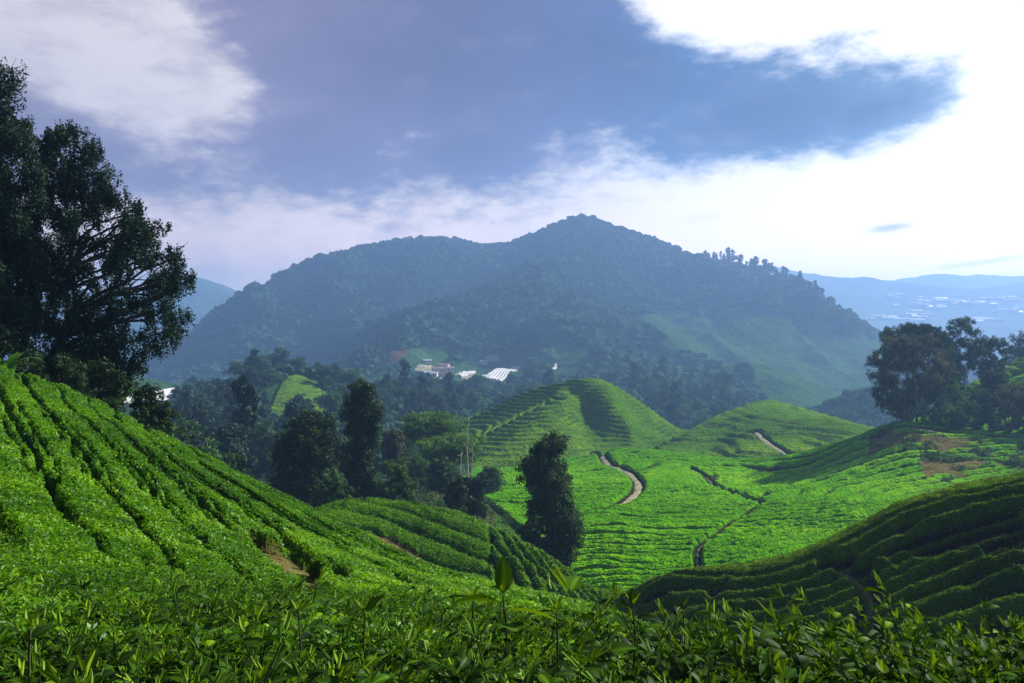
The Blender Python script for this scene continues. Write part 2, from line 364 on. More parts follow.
def tea2(x, y):
    u = CU + F * x / y
    right = sstep(479, 486, u + fbm(x / 5, y / 5, 2, 5) * 16)
    pa = ph2a(x, y) * 1.0 + fbm(x / 4, y / 4, 3, 52) * .08; pb = ph2b(x, y) * 1.35 + fbm(x / 3, y / 3, 3, 53) * .16
    ra = rows(pa, .03, .12) * .7 + rows(pa, .03, .42) * .3; rb = rows(pb, .08, .2) * .6 + rows(pb, .05, .45) * .4
    cb = rows((ph2a(x, y) * 1.0 + pb * .12) * 1.1 + .2, .03, .12); rb = rb * (.25 + .75 * cb)
    h = np.where(right > .5, rb, ra)
    h = h * (1 - (1 - np.abs(right - .5) * 2) * .45)
    return .85 * h + lumps(x, y, .12, 1.1) * (.3 + .7 * h) + lumps(x + 9, y, .08, .35), .85
def tea3(x, y):
    p = ph3(x, y) * .85 + fbm(x / 3, y / 3, 3, 54) * .20
    g = 1 - rows(p, .10, .30)
    g2 = (1 - rows(p * 2 + .5, .06, .3)) * .45 * breaks(x, y, 5, 67)
    br = sstep(.15, .4, fbm(x / 3.2, y / 3.2, 3, 68))          # dead patches where the branches show
    h = (1 - np.maximum(g, g2)) * (1 - br * .55 * sstep(.8, 1.6, p))
    h = np.maximum(h, sstep(-.22, .02, -p))
    d = polydist(x, y, PATHS[2]['p']); h = h * sstep(.2, .7, d)
    return .95 * h - .05 + lumps(x, y, .12, .9) * (.2 + .8 * h) + lumps(x + 9, y, .09, .3), .9
def tea4(x, y):                         # valley floor and long slope
    u = CU + F * x / y
    p = 31 * np.log(np.maximum(ph4(x, y) * 2.7, 20)) + fbm(x / 14, y / 14, 3, 55) * .55 + fbm(x / 3, y / 3, 2, 56) * .12
    steep = sstep(8, 45, x - .1 * y)
    g = (1 - rows(p, .06, .15)) * np.clip(.35 + .65 * breaks(x / 3, y, 6, 62, .3) + steep * .45, 0, 1)
    g2 = (1 - rows(p * 2 + .4, .05, .25)) * (.25 + .2 * steep)
    h = 1 - np.maximum(g, g2) * np.clip(.72 + .3 * steep, 0, 1)
    for r in ROADS: h = h * sstep(r['w'] * .5 + .1, r['w'] * .5 + .9, polydist(x, y, r['p']))
    h = h * sstep(.4, 1.0, polydist(x, y, PATHS[0]['p'])) * sstep(.26, .66, polydist(x, y, PATHS[1]['p'])) * sstep(.4, 1.0, polydist(x, y, PATHS[3]['p']))
    return .85 * h + lumps(x, y, .22, 2.2) * (.3 + .7 * h) + lumps(x + 9, y, .10, .7), .85
def tea5(x, y):                         # hills with contour rows
    z = Hc(x, y)
    p = z / 1.15 + fbm(x / 25, y / 25, 3, 57) * 1.2
    g = (1 - rows(p, .1, .3)) * (.5 + .5 * breaks(x, y, 14, 63))
    h = 1 - g
    for r in ROADS: h = h * sstep(r['w'] * .5 + .2, r['w'] * .5 + 1.2, polydist(x, y, r['p']))
    rd = np.ones(np.shape(h))
    for r in ROADS: rd = rd * sstep(r['w'] * .5 + .2, r['w'] * .5 + 1.2, polydist(x, y, r['p']))
    return (.3 + .6 * h) * rd + (lumps(x, y, .25, 3.0) * (.3 + .7 * h) + lumps(x + 9, y, .12, 1.0)) * rd, .9

def polymask(x, y, poly, soft, seed):
    w = fbm(x / soft, y / soft, 3, seed) * soft * .5
    return inpoly(x + w, y + w * .7, poly).astype(float)
def soilmask(x, y):
    m = np.maximum(polymask(x, y, BARE[0], .8, 81), polymask(x, y, BARE[1], 1.5, 82))
    sc_ = polymask(x, y, SCRUB, 5, 83) * (sstep(-.35, .15, fbm(x / 5, y / 5, 3, 84)))
    return np.maximum(m, np.maximum(sc_, polymask(x, y, NOSE, 1.5, 85)))

# which ground carries tea: 0 none, 1..5 as above.  Borders lie in troughs
def region(x, y):
    u = CU + F * x / y; r = np.zeros(np.shape(x), int)
    c1 = np.interp(u, [-600, 0, 100, 200, 300, 400, 500, 590, 640], [40, 40, 37, 35, 33.5, 32, 30, 29, 29])
    r[(y < c1) & (y > 3.2) & (u < 660 - (y < 12) * 40)] = 1
    r[inpoly(u, y, [(240, 51), (430, 52), (560, 52), (600, 60), (592, 71), (560, 76), (500, 82), (430, 86), (340, 84), (300, 76)])] = 2
    m3 = inpoly(u, y, [(600, 52), (650, 42), (760, 35), (1024, 27), (1500, 26), (1500, 66), (1000, 66), (700, 66), (640, 66), (600, 70)])
    r[m3] = 3
    m4 = (y >= 66) & inpoly(u, y, [(600, 66), (1600, 60), (1600, 205), (880, 205), (800, 206), (700, 220), (590, 229), (560, 236), (470, 238), (455, 200), (470, 150), (505, 128), (520, 112), (560, 92), (592, 78)])
    r[m4 & (r == 0)] = 4
    m5 = inpoly(u, y, [(415, 345), (425, 300), (440, 250), (470, 238), (560, 236), (590, 229), (700, 220), (800, 206), (880, 205), (1600, 205), (1600, 290), (900, 290), (880, 360), (640, 372), (520, 352)])
    r[m5 & (r == 0)] = 5
    r[inpoly(u, y, [(262, 330), (300, 340), (345, 330), (352, 345), (335, 385), (305, 412), (285, 405), (275, 380)])] = 5
    return r
def tea_height(x, y):
    """height of tea above bare ground and the full height it reaches in that part (0 where none grows)"""
    x = np.asarray(x, float); y = np.asarray(y, float); r = region(x, y)
    h = np.zeros(x.shape); full = np.zeros(x.shape)
    for k, f in enumerate((tea1, tea2, tea3, tea4, tea5), 1):
        m = r == k
        if m.any():
            a, b = f(x[m], y[m]); h[m] = a; full[m] = b
    so = soilmask(x, y)
    return h * (1 - so), full, so, r
def Hg(x, y):
    """bare ground: .85 m below the tea surface, and under it everywhere within 420 m"""
    x = np.asarray(x, float); y = np.asarray(y, float); z = Hc(x, y) - .85 * (1 - sstep(420, 520, y)); m = y < 190
    if m.any():
        z = np.array(z); z[m] += .5 * soilmask(x[m], y[m])
    return z

# ------------------------------------------------------------------ materials
def mat(name):
    m = bpy.data.materials.new(name); m.use_nodes = True; nt = m.node_tree; nt.nodes.clear()
    out = nt.nodes.new('ShaderNodeOutputMaterial'); return m, nt, out
def N(nt, t, **kw):
    n = nt.nodes.new('ShaderNode' + t)
    for k, v in kw.items():
        if k in n.inputs.keys(): n.inputs[k].default_value = v
        else: setattr(n, k, v)
    return n
def ramp(nt, fac, stops):
    n = nt.nodes.new('ShaderNodeValToRGB'); e = n.color_ramp.elements
    while len(e) < len(stops): e.new(.5)
    for k, (p, c) in enumerate(stops): e[k].position = p; e[k].color = (*c, 1) if len(c) == 3 else c
    nt.links.new(fac, n.inputs[0]); return n.outputs[0]
def mix(nt, f, a, b, mode='MIX'):
    n = nt.nodes.new('ShaderNodeMix'); n.data_type = 'RGBA'; n.blend_type = mode
    for i, x in ((0, f), (6, a), (7, b)):
        if hasattr(x, 'links') or hasattr(x, 'is_linked'): nt.links.new(x, n.inputs[i])
        elif i == 0: n.inputs[0].default_value = x
        else: n.inputs[i].default_value = (*x, 1)
    return n.outputs[2]
def noise(nt, scale, detail=4, rough=.55, vec=None, dims='3D'):
    n = nt.nodes.new('ShaderNodeTexNoise'); n.inputs['Scale'].default_value = scale; n.inputs['Detail'].default_value = detail; n.inputs['Roughness'].default_value = rough
    if vec is not None: nt.links.new(vec, n.inputs['Vector'])
    return n.outputs['Fac']
def mathn(nt, op, a, b=None, clamp=False):
    n = nt.nodes.new('ShaderNodeMath'); n.operation = op; n.use_clamp = clamp
    for i, x in enumerate((a, b)):
        if x is None: continue
        if hasattr(x, 'is_linked'): nt.links.new(x, n.inputs[i])
        else: n.inputs[i].default_value = x
    return n.outputs[0]
def posn(nt): return nt.nodes.new('ShaderNodeNewGeometry').outputs['Position']
def attr(nt, name):
    n = nt.nodes.new('ShaderNodeAttribute'); n.attribute_name = name; return n.outputs['Fac']
def bump(nt, h, strength, dist):
    n = nt.nodes.new('ShaderNodeBump'); n.inputs['Strength'].default_value = strength; n.inputs['Distance'].default_value = dist
    nt.links.new(h, n.inputs['Height']); return n.outputs['Normal']

def leaf_mat(name, stops, gloss=.35, trans=.35, rough=.4, attrname='hue', tcol=(1.3, 1.25, .5), noise_scale=None):
    m, nt, out = mat(name)
    f = attr(nt, attrname)
    if noise_scale:
        nz = noise(nt, noise_scale, 3, .6, posn(nt))
        f = mathn(nt, 'ADD', mathn(nt, 'MULTIPLY', f, .55), mathn(nt, 'MULTIPLY', mathn(nt, 'SUBTRACT', nz, .05), .5), True)
    c = ramp(nt, f, stops)
    b = N(nt, 'BsdfDiffuse'); nt.links.new(c, b.inputs['Color']); cur = b.outputs[0]
    if trans > 0:
        t = N(nt, 'BsdfTranslucent'); nt.links.new(mix(nt, 1.0, c, tcol, 'MULTIPLY'), t.inputs['Color'])
        mx = N(nt, 'MixShader'); mx.inputs[0].default_value = trans; nt.links.new(cur, mx.inputs[1]); nt.links.new(t.outputs[0], mx.inputs[2]); cur = mx.outputs[0]
    g = N(nt, 'BsdfGlossy', Roughness=rough); g.inputs['Color'].default_value = (.8, .9, .9, 1)
    mx = N(nt, 'MixShader'); mx.inputs[0].default_value = gloss * .16; nt.links.new(cur, mx.inputs[1]); nt.links.new(g.outputs[0], mx.inputs[2])
    nt.links.new(mx.outputs[0], out.inputs[0])
    return m

def tea_mat(name, dark, mid, light, fine, soil=(.028, .026, .012), scrub=(.20, .19, .07), patch=.03):
    """tea canopy: leaf colours vary with clumps and plots, broad patches paint highlights and shadow, soil and twigs in the gaps"""
    m, nt, out = mat(name); p = posn(nt)
    n1 = noise(nt, fine, 4, .7, p); n2 = noise(nt, fine * 5, 3, .7, p); n3 = noise(nt, patch, 4, .6, p)
    f = mathn(nt, 'ADD', mathn(nt, 'MULTIPLY', n1, .34), mathn(nt, 'ADD', mathn(nt, 'MULTIPLY', n2, .24), mathn(nt, 'MULTIPLY', n3, .52)))  # broad patch noise weighted up to paint warm highlights and shadow into the leaves
    c = ramp(nt, f, [(.38, dark), (.55, mid), (.72, light)])
    g = mathn(nt, 'MULTIPLY', attr(nt, 'gap'), mathn(nt, 'ADD', n2, .55), True)
    c = mix(nt, g, c, soil)
    s = mathn(nt, 'MULTIPLY', attr(nt, 'soil'), 1.0, True)
    sc_ = ramp(nt, n1, [(.3, (scrub[0] * .35, scrub[1] * .3, scrub[2] * .3)), (.5, (scrub[0] * .8, scrub[1] * .75, scrub[2] * .7)), (.7, scrub)])
    c = mix(nt, s, c, sc_)
    b = N(nt, 'BsdfDiffuse')
    nt.links.new(c, b.inputs['Color'])
    nt.links.new(bump(nt, mathn(nt, 'ADD', n2, n1), .9, .6 / fine), b.inputs['Normal'])
    nt.links.new(b.outputs[0], out.inputs[0]); return m

M = {}
M['tea_near'] = tea_mat('tea_near', (.014, .040, .002), (.05, .15, .003), (.13, .29, .005), 2.2, patch=.12)
M['tea_mid'] = tea_mat('tea_mid', (.018, .050, .002), (.055, .145, .004), (.13, .27, .006), 1.1, patch=.06)
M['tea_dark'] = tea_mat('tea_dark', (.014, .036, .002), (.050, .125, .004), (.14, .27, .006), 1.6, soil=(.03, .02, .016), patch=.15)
M['tea_valley'] = tea_mat('tea_valley', (.03, .12, .002), (.10, .33, .002), (.27, .55, .005), .35, patch=.02)
M['tea_hill'] = tea_mat('tea_hill', (.030, .080, .005), (.085, .20, .007), (.23, .38, .012), .22, patch=.014)

def ground_mat():
    m, nt, out = mat('ground'); p = posn(nt)
    n1 = noise(nt, .5, 6, .6, p); n2 = noise(nt, 4, 5, .65, p); n3 = noise(nt, .03, 4, .6, p)
    soil = ramp(nt, n2, [(.3, (.028, .022, .012)), (.55, (.07, .055, .03)), (.75, (.17, .13, .075))])
    grass = ramp(nt, n1, [(.3, (.015, .04, .006)), (.55, (.04, .10, .012)), (.75, (.08, .16, .025))])
    f = mathn(nt, 'ADD', mathn(nt, 'MULTIPLY', attr(nt, 'grass'), 1.6), mathn(nt, 'SUBTRACT', n1, .9), True)
    c = mix(nt, f, soil, grass)
    c = mix(nt, attr(nt, 'red'), c, (.22, .075, .05))
    b = N(nt, 'BsdfDiffuse')
    nt.links.new(c, b.inputs['Color']); nt.links.new(bump(nt, n2, .6, .12), b.inputs['Normal'])
    nt.links.new(b.outputs[0], out.inputs[0]); return m
M['ground'] = ground_mat()
def mountain_mat():
    m, nt, out = mat('mountain'); p = posn(nt)
    n1 = noise(nt, .05, 6, .65, p); n2 = noise(nt, .3, 4, .6, p)
    fo = ramp(nt, mathn(nt, 'ADD', mathn(nt, 'MULTIPLY', n1, .6), mathn(nt, 'MULTIPLY', n2, .4)), [(.35, (.006, .022, .006)), (.55, (.014, .048, .012)), (.7, (.03, .08, .02))])
    te = ramp(nt, mathn(nt, 'ADD', mathn(nt, 'MULTIPLY', n1, .5), mathn(nt, 'MULTIPLY', n2, .5)), [(.38, (.016, .045, .014)), (.55, (.035, .09, .022)), (.7, (.08, .14, .035))])
    c = mix(nt, attr(nt, 'grass'), fo, te)
    c = mix(nt, mathn(nt, 'MULTIPLY', attr(nt, 'red'), mathn(nt, 'ADD', n1, .2), True), c, (.13, .065, .045))
    c = mix(nt, attr(nt, 'pale'), c, (.30, .30, .20))
    b = N(nt, 'BsdfDiffuse')
    nt.links.new(c, b.inputs['Color']); nt.links.new(bump(nt, mathn(nt, 'ADD', n1, n2), .8, 3.0), b.inputs['Normal'])
    nt.links.new(b.outputs[0], out.inputs[0]); return m
M['mountain'] = mountain_mat()
def simple(name, c, rough=.7, spec=.3, var=.25, sc_=8.0, bumpd=0):
    m, nt, out = mat(name); n = noise(nt, sc_, 5, .6, posn(nt))
    col = ramp(nt, n, [(.3, tuple(x * (1 - var) for x in c)), (.7, tuple(min(1, x * (1 + var)) for x in c))])
    b = N(nt, 'BsdfPrincipled', Roughness=rough); b.inputs['Specular IOR Level'].default_value = spec
    nt.links.new(col, b.inputs['Base Color'])
    if bumpd: nt.links.new(bump(nt, n, .7, bumpd), b.inputs['Normal'])
    nt.links.new(b.outputs[0], out.inputs[0]); return m
M['far'] = simple('far_hills', (.03, .055, .03), .95, .05, .6, .004)
M['track'] = simple('track', (.22, .21, .12), .9, .1, .55, 1.1, .12)
M['path'] = simple('path', (.075, .085, .03), .9, .1, .4, 2.5, .05)
M['bark'] = simple('bark', (.055, .042, .032), .9, .1, .5, 6, .03)
M['bark_pale'] = simple('bark_pale', (.42, .38, .33), .8, .1, .35, 5, .02)
M['bark_mid'] = simple('bark_mid', (.20, .155, .135), .85, .1, .4, 5, .02)
M['white'] = simple('plastic_film', (.5, .5, .52), .35, .4, .06, .3)
M['wall'] = simple('house_wall', (.62, .58, .52), .8, .2, .15, .5)
M['roof_red'] = simple('roof_red', (.22, .12, .10), .7, .3, .3, .5)
M['roof_grey'] = simple('roof_grey', (.40, .42, .46), .5, .4, .2, .5)
M['dark_glass'] = simple('dark_glass', (.03, .035, .04), .2, .5, .2, .5)
M['stone'] = simple('stone', (.42, .40, .38), .7, .3, .3, 6, .03)
M['stem'] = simple('green_stem', (.05, .075, .02), .6, .3, .3, 20)

# ------------------------------------------------------------------ terrain meshes on a fan-shaped grid
def fan(us, ys):
    s = (np.asarray(us) - CU) / F; S, Y = np.meshgrid(s, ys, indexing='ij'); return S * Y, Y
def grid_faces(ni, nj, keep=None):
    i, j = np.meshgrid(np.arange(ni - 1), np.arange(nj - 1), indexing='ij')
    a = i * nj + j; f = np.stack([a, a + nj, a + nj + 1, a + 1], -1)
    if keep is not None: f = f[keep[:-1, :-1] | keep[1:, :-1] | keep[:-1, 1:] | keep[1:, 1:]]
    return f.reshape(-1, 4)
def compact(v, f, attrs):
    used = np.zeros(len(v), bool); used[f.ravel()] = True; idx = np.cumsum(used) - 1
    return v[used], idx[f], {k: a[used] for k, a in attrs.items()}
US = np.concatenate([np.linspace(-460, -60, 40)[:-1], np.linspace(-60, 1090, 576), np.linspace(1090, 1480, 40)[1:]])
y_near = np.exp(np.linspace(math.log(.9), math.log(480), 560)); y_mtn = np.exp(np.linspace(math.log(480), math.log(2100), 420)); y_far = np.exp(np.linspace(math.log(2100), math.log(4600), 240))

def village_masks(x, y, z):
    u = CU + F * x / y; v = CV - F * z / y + fbm(x / 25, y / 25, 3, 91) * 4
    uu = u + fbm(x / 30 + 5, y / 30, 3, 92) * 6
    inm = (y > 560) & (y < 1900)
    tea = inm & (inpoly(uu, v, [(640, 316), (668, 308), (700, 318), (741, 304), (800, 316), (850, 330), (895, 345), (900, 420), (800, 410), (770, 405), (742, 396), (725, 372), (690, 352), (668, 350)])
                 | inpoly(uu, v, [(408, 350), (440, 345), (452, 355), (440, 366), (470, 362), (500, 356), (520, 350), (530, 360), (528, 378), (500, 386), (440, 385), (410, 378), (400, 362)])
                 | inpoly(uu, v, [(536, 358), (560, 340), (585, 345), (600, 362), (570, 376), (540, 380)])
                 | inpoly(uu, v, [(0, 372), (110, 372), (190, 380), (190, 410), (0, 420)]) | inpoly(uu, v, [(205, 345), (225, 330), (240, 335), (215, 360)]))
    dark = (y > 640) & (y < 1000) & inpoly(uu, v, [(735, 372), (757, 372), (768, 400), (742, 402)])
    red = inm & inpoly(uu, v, [(388, 356), (396, 349), (411, 350), (409, 354), (398, 357), (391, 366), (387, 364)])
    red = red | (inm & inpoly(uu, v, [(432, 372), (444, 366), (452, 368), (450, 376), (436, 378)]))
    pale = inm & (inpoly(uu, v, [(418, 362), (432, 363), (437, 370), (424, 374), (415, 369)]) | inpoly(uu, v, [(452, 376), (470, 371), (478, 374), (466, 380)]) | inpoly(uu, v, [(488, 357), (500, 353), (504, 358), (492, 364)]))
    return (tea & ~dark).astype(float), red.astype(float), pale.astype(float)

def terrain(name, ys, m, label, sunk=0):
    X, Y = fan(US, ys); Z = Hg(X, Y)
    x, y, z = X.ravel(), Y.ravel(), Z.ravel()
    g, r, pl = village_masks(x, y, Hc(x, y))
    nearg = 1 - soilmask(x, y) if ys is y_near else g
    if ys is y_near:
        belt = inpoly(x, y, TREEBELT); nearg = nearg * np.where(belt, .4, 1.) * np.where(y > 250, .9, 1.)
    me = make_mesh(name, np.stack([x, y, z], 1), grid_faces(*X.shape), m, True, dict(grass=nearg, red=r, pale=pl))
    return tag(link(name, me), label, None, None, 'structure')
terrain('ground', y_near, M['ground'], 'rolling green valley ground under the tea hills')
terrain('mountain', y_mtn, M['mountain'], 'broad wooded mountain behind the valley')
terrain('distant_hills', y_far, M['far'], 'blue distant hills and broad valley at the horizon')

def leaf_quads(c, nrm, size, aspect=.5, jitter=.5, r=None):
    """diamond leaves: centres c (n,3), mean normals nrm; returns verts, faces"""
    r = r or rng; n = len(c)
    d = nrm + r.normal(0, jitter, (n, 3)); d /= np.linalg.norm(d, axis=1)[:, None]
    t = np.cross(d, r.normal(0, 1, (n, 3))); t /= np.linalg.norm(t, axis=1)[:, None]
    b = np.cross(d, t); L = (size * r.uniform(.7, 1.3, n))[:, None] if np.isscalar(size) else size[:, None]
    v = np.stack([c - t * L * .5, c + b * L * aspect * .5, c + t * L * .5, c - b * L * aspect * .5], 1).reshape(-1, 3)
    return v, np.arange(4 * n).reshape(n, 4)

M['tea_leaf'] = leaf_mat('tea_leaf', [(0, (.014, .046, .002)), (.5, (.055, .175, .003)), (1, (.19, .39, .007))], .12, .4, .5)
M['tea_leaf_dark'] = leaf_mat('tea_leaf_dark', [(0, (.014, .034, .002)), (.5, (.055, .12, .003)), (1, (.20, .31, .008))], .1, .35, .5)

def tea_cover(k, us, ys, m, label, leaves=0, lsize=.06, lmat=None, ucut=(-100, 1130)):
    X, Y = fan(us, ys); h, full, so, r = tea_height(X, Y)
    Z = Hg(X, Y) + h + .02
    keep = r == k
    edge = np.minimum.reduce([keep, np.roll(keep, 1, 0), np.roll(keep, -1, 0), np.roll(keep, 1, 1), np.roll(keep, -1, 1)])
    Z = np.where(edge, Z, Hg(X, Y) - .25)
    gap = 1 - sstep(.15, .55, h / np.maximum(full, .1))
    v = np.stack([X.ravel(), Y.ravel(), Z.ravel()], 1)
    f = grid_faces(*X.shape, keep)
    v2, f2, at = compact(v, f, dict(gap=gap.ravel(), soil=so.ravel()))
    root = tag(link('tea_bushes', make_mesh('tea_bushes', v2, f2, m, True, at)), label, 'tea bushes', None, 'stuff')
    if leaves:
        a, b, c, d = (v2[f2[:, i]] for i in range(4))
        nr = np.cross(b - a, d - a); ar = np.linalg.norm(nr, axis=1); nr /= ar[:, None]; nr *= np.sign(nr[:, 2:3])
        g = at['gap'][f2].mean(1); s_ = at['soil'][f2].mean(1)
        dist = np.linalg.norm(a, axis=1)
        uu = CU + F * a[:, 0] / a[:, 1]
        w = ar * (1.02 - g) * (1 - .93 * s_) / dist ** 1.2 * ((uu > ucut[0]) & (uu < ucut[1]))
        idx = rng.choice(len(f2), leaves, p=w / w.sum())
        p, q = rng.random((2, leaves, 1))
        pos = (a[idx] * (1 - p) * (1 - q) + b[idx] * p * (1 - q) + c[idx] * p * q + d[idx] * (1 - p) * q)
        out = rng.uniform(-.02, .07, (leaves, 1)) * (lsize / .06)
        pos = pos + nr[idx] * out + np.array([0, 0, .01])
        sz = lsize * rng.uniform(.6, 1.4, leaves) * np.clip(dist[idx] / np.median(dist), .75, 1.5)
        lv, lf = leaf_quads(pos, nr[idx] * .8 + np.array([0, 0, .5]), sz, .5, .65)
        hue = np.clip(.42 + fbm(pos[:, 0] / .9, pos[:, 1] / .9, 3, 95) * .45 + fbm(pos[:, 0] / 6, pos[:, 1] / 6, 2, 97) * .3 + rng.normal(0, .18, leaves) + out[:, 0] * 2.5, 0, 1)
        tag(link('tea_leaves', make_mesh('tea_leaves', lv, lf, lmat, False, dict(hue=np.repeat(hue, 4))), root))
    return root

tea_cover(1, np.linspace(-80, 690, 880), np.exp(np.linspace(math.log(3.2), math.log(41), 760)), M['tea_near'],
          'bright green tea bushes in slanting rows on the near left slope', 620000, .042, M['tea_leaf'])
tea_cover(2, np.linspace(235, 605, 560), np.exp(np.linspace(math.log(50), math.log(88), 330)), M['tea_mid'],
          'tea bushes in thick curving rows on the small mound before the lone dark tree', 110000, .11, M['tea_leaf'])
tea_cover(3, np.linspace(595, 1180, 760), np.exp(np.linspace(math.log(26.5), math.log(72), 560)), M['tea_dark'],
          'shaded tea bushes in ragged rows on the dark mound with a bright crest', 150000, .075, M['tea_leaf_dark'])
tea_cover(4, np.linspace(450, 1150, 900), np.exp(np.linspace(math.log(64), math.log(240), 900)), M['tea_valley'],
          'vivid green tea bushes covering the valley floor and the long slope up to the trees')
tea_cover(5, np.linspace(250, 1120, 900), np.exp(np.linspace(math.log(200), math.log(420), 560)), M['tea_hill'],
          'tea bushes in contour rows on the round hills across the valley')

def ribbon(pl, w, name, m, label):
    d = np.gradient(pl[:, :2], axis=0); d /= np.linalg.norm(d, axis=1)[:, None]; nrm = np.stack([-d[:, 1], d[:, 0]], 1)
    k = np.linspace(-1, 1, 7); wob = 1 + .35 * fbm(np.arange(len(pl)) / 3.0, np.zeros(len(pl)), 2, 44)
    XY = pl[:, None, :2] + nrm[:, None, :] * (k[None, :, None] * w * .5 * wob[:, None, None])
    Z = Hg(XY[..., 0], XY[..., 1]) + .14 * (1 - np.abs(k)[None] ** 3)
    v = np.concatenate([XY, Z[..., None]], -1).reshape(-1, 3)
    tag(link(name, make_mesh(name, v, grid_faces(len(pl), 7), m, True)), label, None, None, 'structure')
for r in ROADS: ribbon(r['p'], r['w'] * 1.15, 'dirt_road', M['track'], r['label'])
for r in PATHS: ribbon(r['p'], r['w'] * 1.0, 'path', M['path'], r['label'])
# ------------------------------------------------------------------ trees
def tube(path, rad, k=6):
    path = np.asarray(path, float); n = len(path); rad = np.asarray(rad, float)
    d = np.gradient(path, axis=0); d /= np.linalg.norm(d, axis=1)[:, None] + 1e-9
    ref = np.array([0.31, .2, .93]) if abs(d[:, 2]).mean() < .8 else np.array([1., .1, 0])
    a = np.cross(d, ref); a /= np.linalg.norm(a, axis=1)[:, None] + 1e-9; b = np.cross(d, a)
    th = np.arange(k) * 2 * math.pi / k
    v = path[:, None] + (a[:, None] * np.cos(th)[None, :, None] + b[:, None] * np.sin(th)[None, :, None]) * rad[:, None, None]
    i, j = np.meshgrid(np.arange(n - 1), np.arange(k), indexing='ij'); j2 = (j + 1) % k
    f = np.stack([i * k + j, i * k + j2, (i + 1) * k + j2, (i + 1) * k + j], -1).reshape(-1, 4)
    return v.reshape(-1, 3), f
class Geo:
    def __init__(s): s.v = []; s.f = []; s.n = 0; s.a = []
    def add(s, v, f, a=None):
        s.v.append(v); s.f.append(f + s.n); s.n += len(v)
        if a is not None: s.a.append(a)
    def build(s, name, m, smooth=True, aname='hue'):
        V = np.concatenate(s.v); at = {aname: np.concatenate(s.a)} if s.a else None
        ks = {}
        for f in s.f: ks.setdefault(f.shape[1], []).append(f)
        return make_mesh(name, V, [np.concatenate(x) for x in ks.values()], m, smooth, at)

def limb(g, a, b, r0, r1, r, sag=.12, n=7, k=5):
    t = np.linspace(0, 1, n)[:, None]; L = np.linalg.norm(b - a)
    mid = r.normal(0, sag * L * .35, 3) + np.array([0, 0, sag * L * .3])
    p = a * (1 - t) + b * t + mid * (4 * t * (1 - t)) + np.concatenate([np.zeros((1, 3)), r.normal(0, .012 * L, (n - 1, 3))])
    v, f = tube(p, r0 * (1 - t[:, 0]) + r1 * t[:, 0], k); g.add(v, f); return p

def clump_leaves(cs_, cr, n, leaf, r, up=.3, stretch=None, shell=.55, twig=None, spiky=0.0):
    """leaves gathered in uneven tufts inside each clump; cs_ (m,3) centres, cr (m,) radii"""
    m = len(cs_); w = cr ** 2; w = w / w.sum()
    ti = r.choice(m, n, p=w)
    # every clump is a handful of small tufts
    tuft = 9; td = r.normal(0, 1, (m, tuft, 3)); td /= np.linalg.norm(td, axis=2)[..., None]; td *= r.uniform(.35, 1.0, (m, tuft, 1))
    if stretch is not None: td = td * np.asarray(stretch)
    k = r.integers(0, tuft, n); c = cs_[ti] + td[ti, k] * cr[ti][:, None]
    o = r.normal(0, 1, (n, 3)); o /= np.linalg.norm(o, axis=1)[:, None]; o *= (r.random((n, 1)) ** .45) * .42
    if spiky: o = o * np.array([1 - spiky * .5, 1 - spiky * .5, 1 + spiky])
    if stretch is not None: o = o * (.4 + .6 * np.asarray(stretch))
    pos = c + o * cr[ti][:, None]
    nr = o / (np.linalg.norm(o, axis=1)[:, None] + 1e-6) * .6 + np.array([0, 0, up]) + td[ti, k] * .4
    v, f = leaf_quads(pos, nr, leaf * r.uniform(.6, 1.5, n), .55, .7, r)
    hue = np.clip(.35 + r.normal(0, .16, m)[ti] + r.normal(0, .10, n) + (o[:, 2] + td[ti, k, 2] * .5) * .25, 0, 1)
    return v, f, np.repeat(hue, 4)

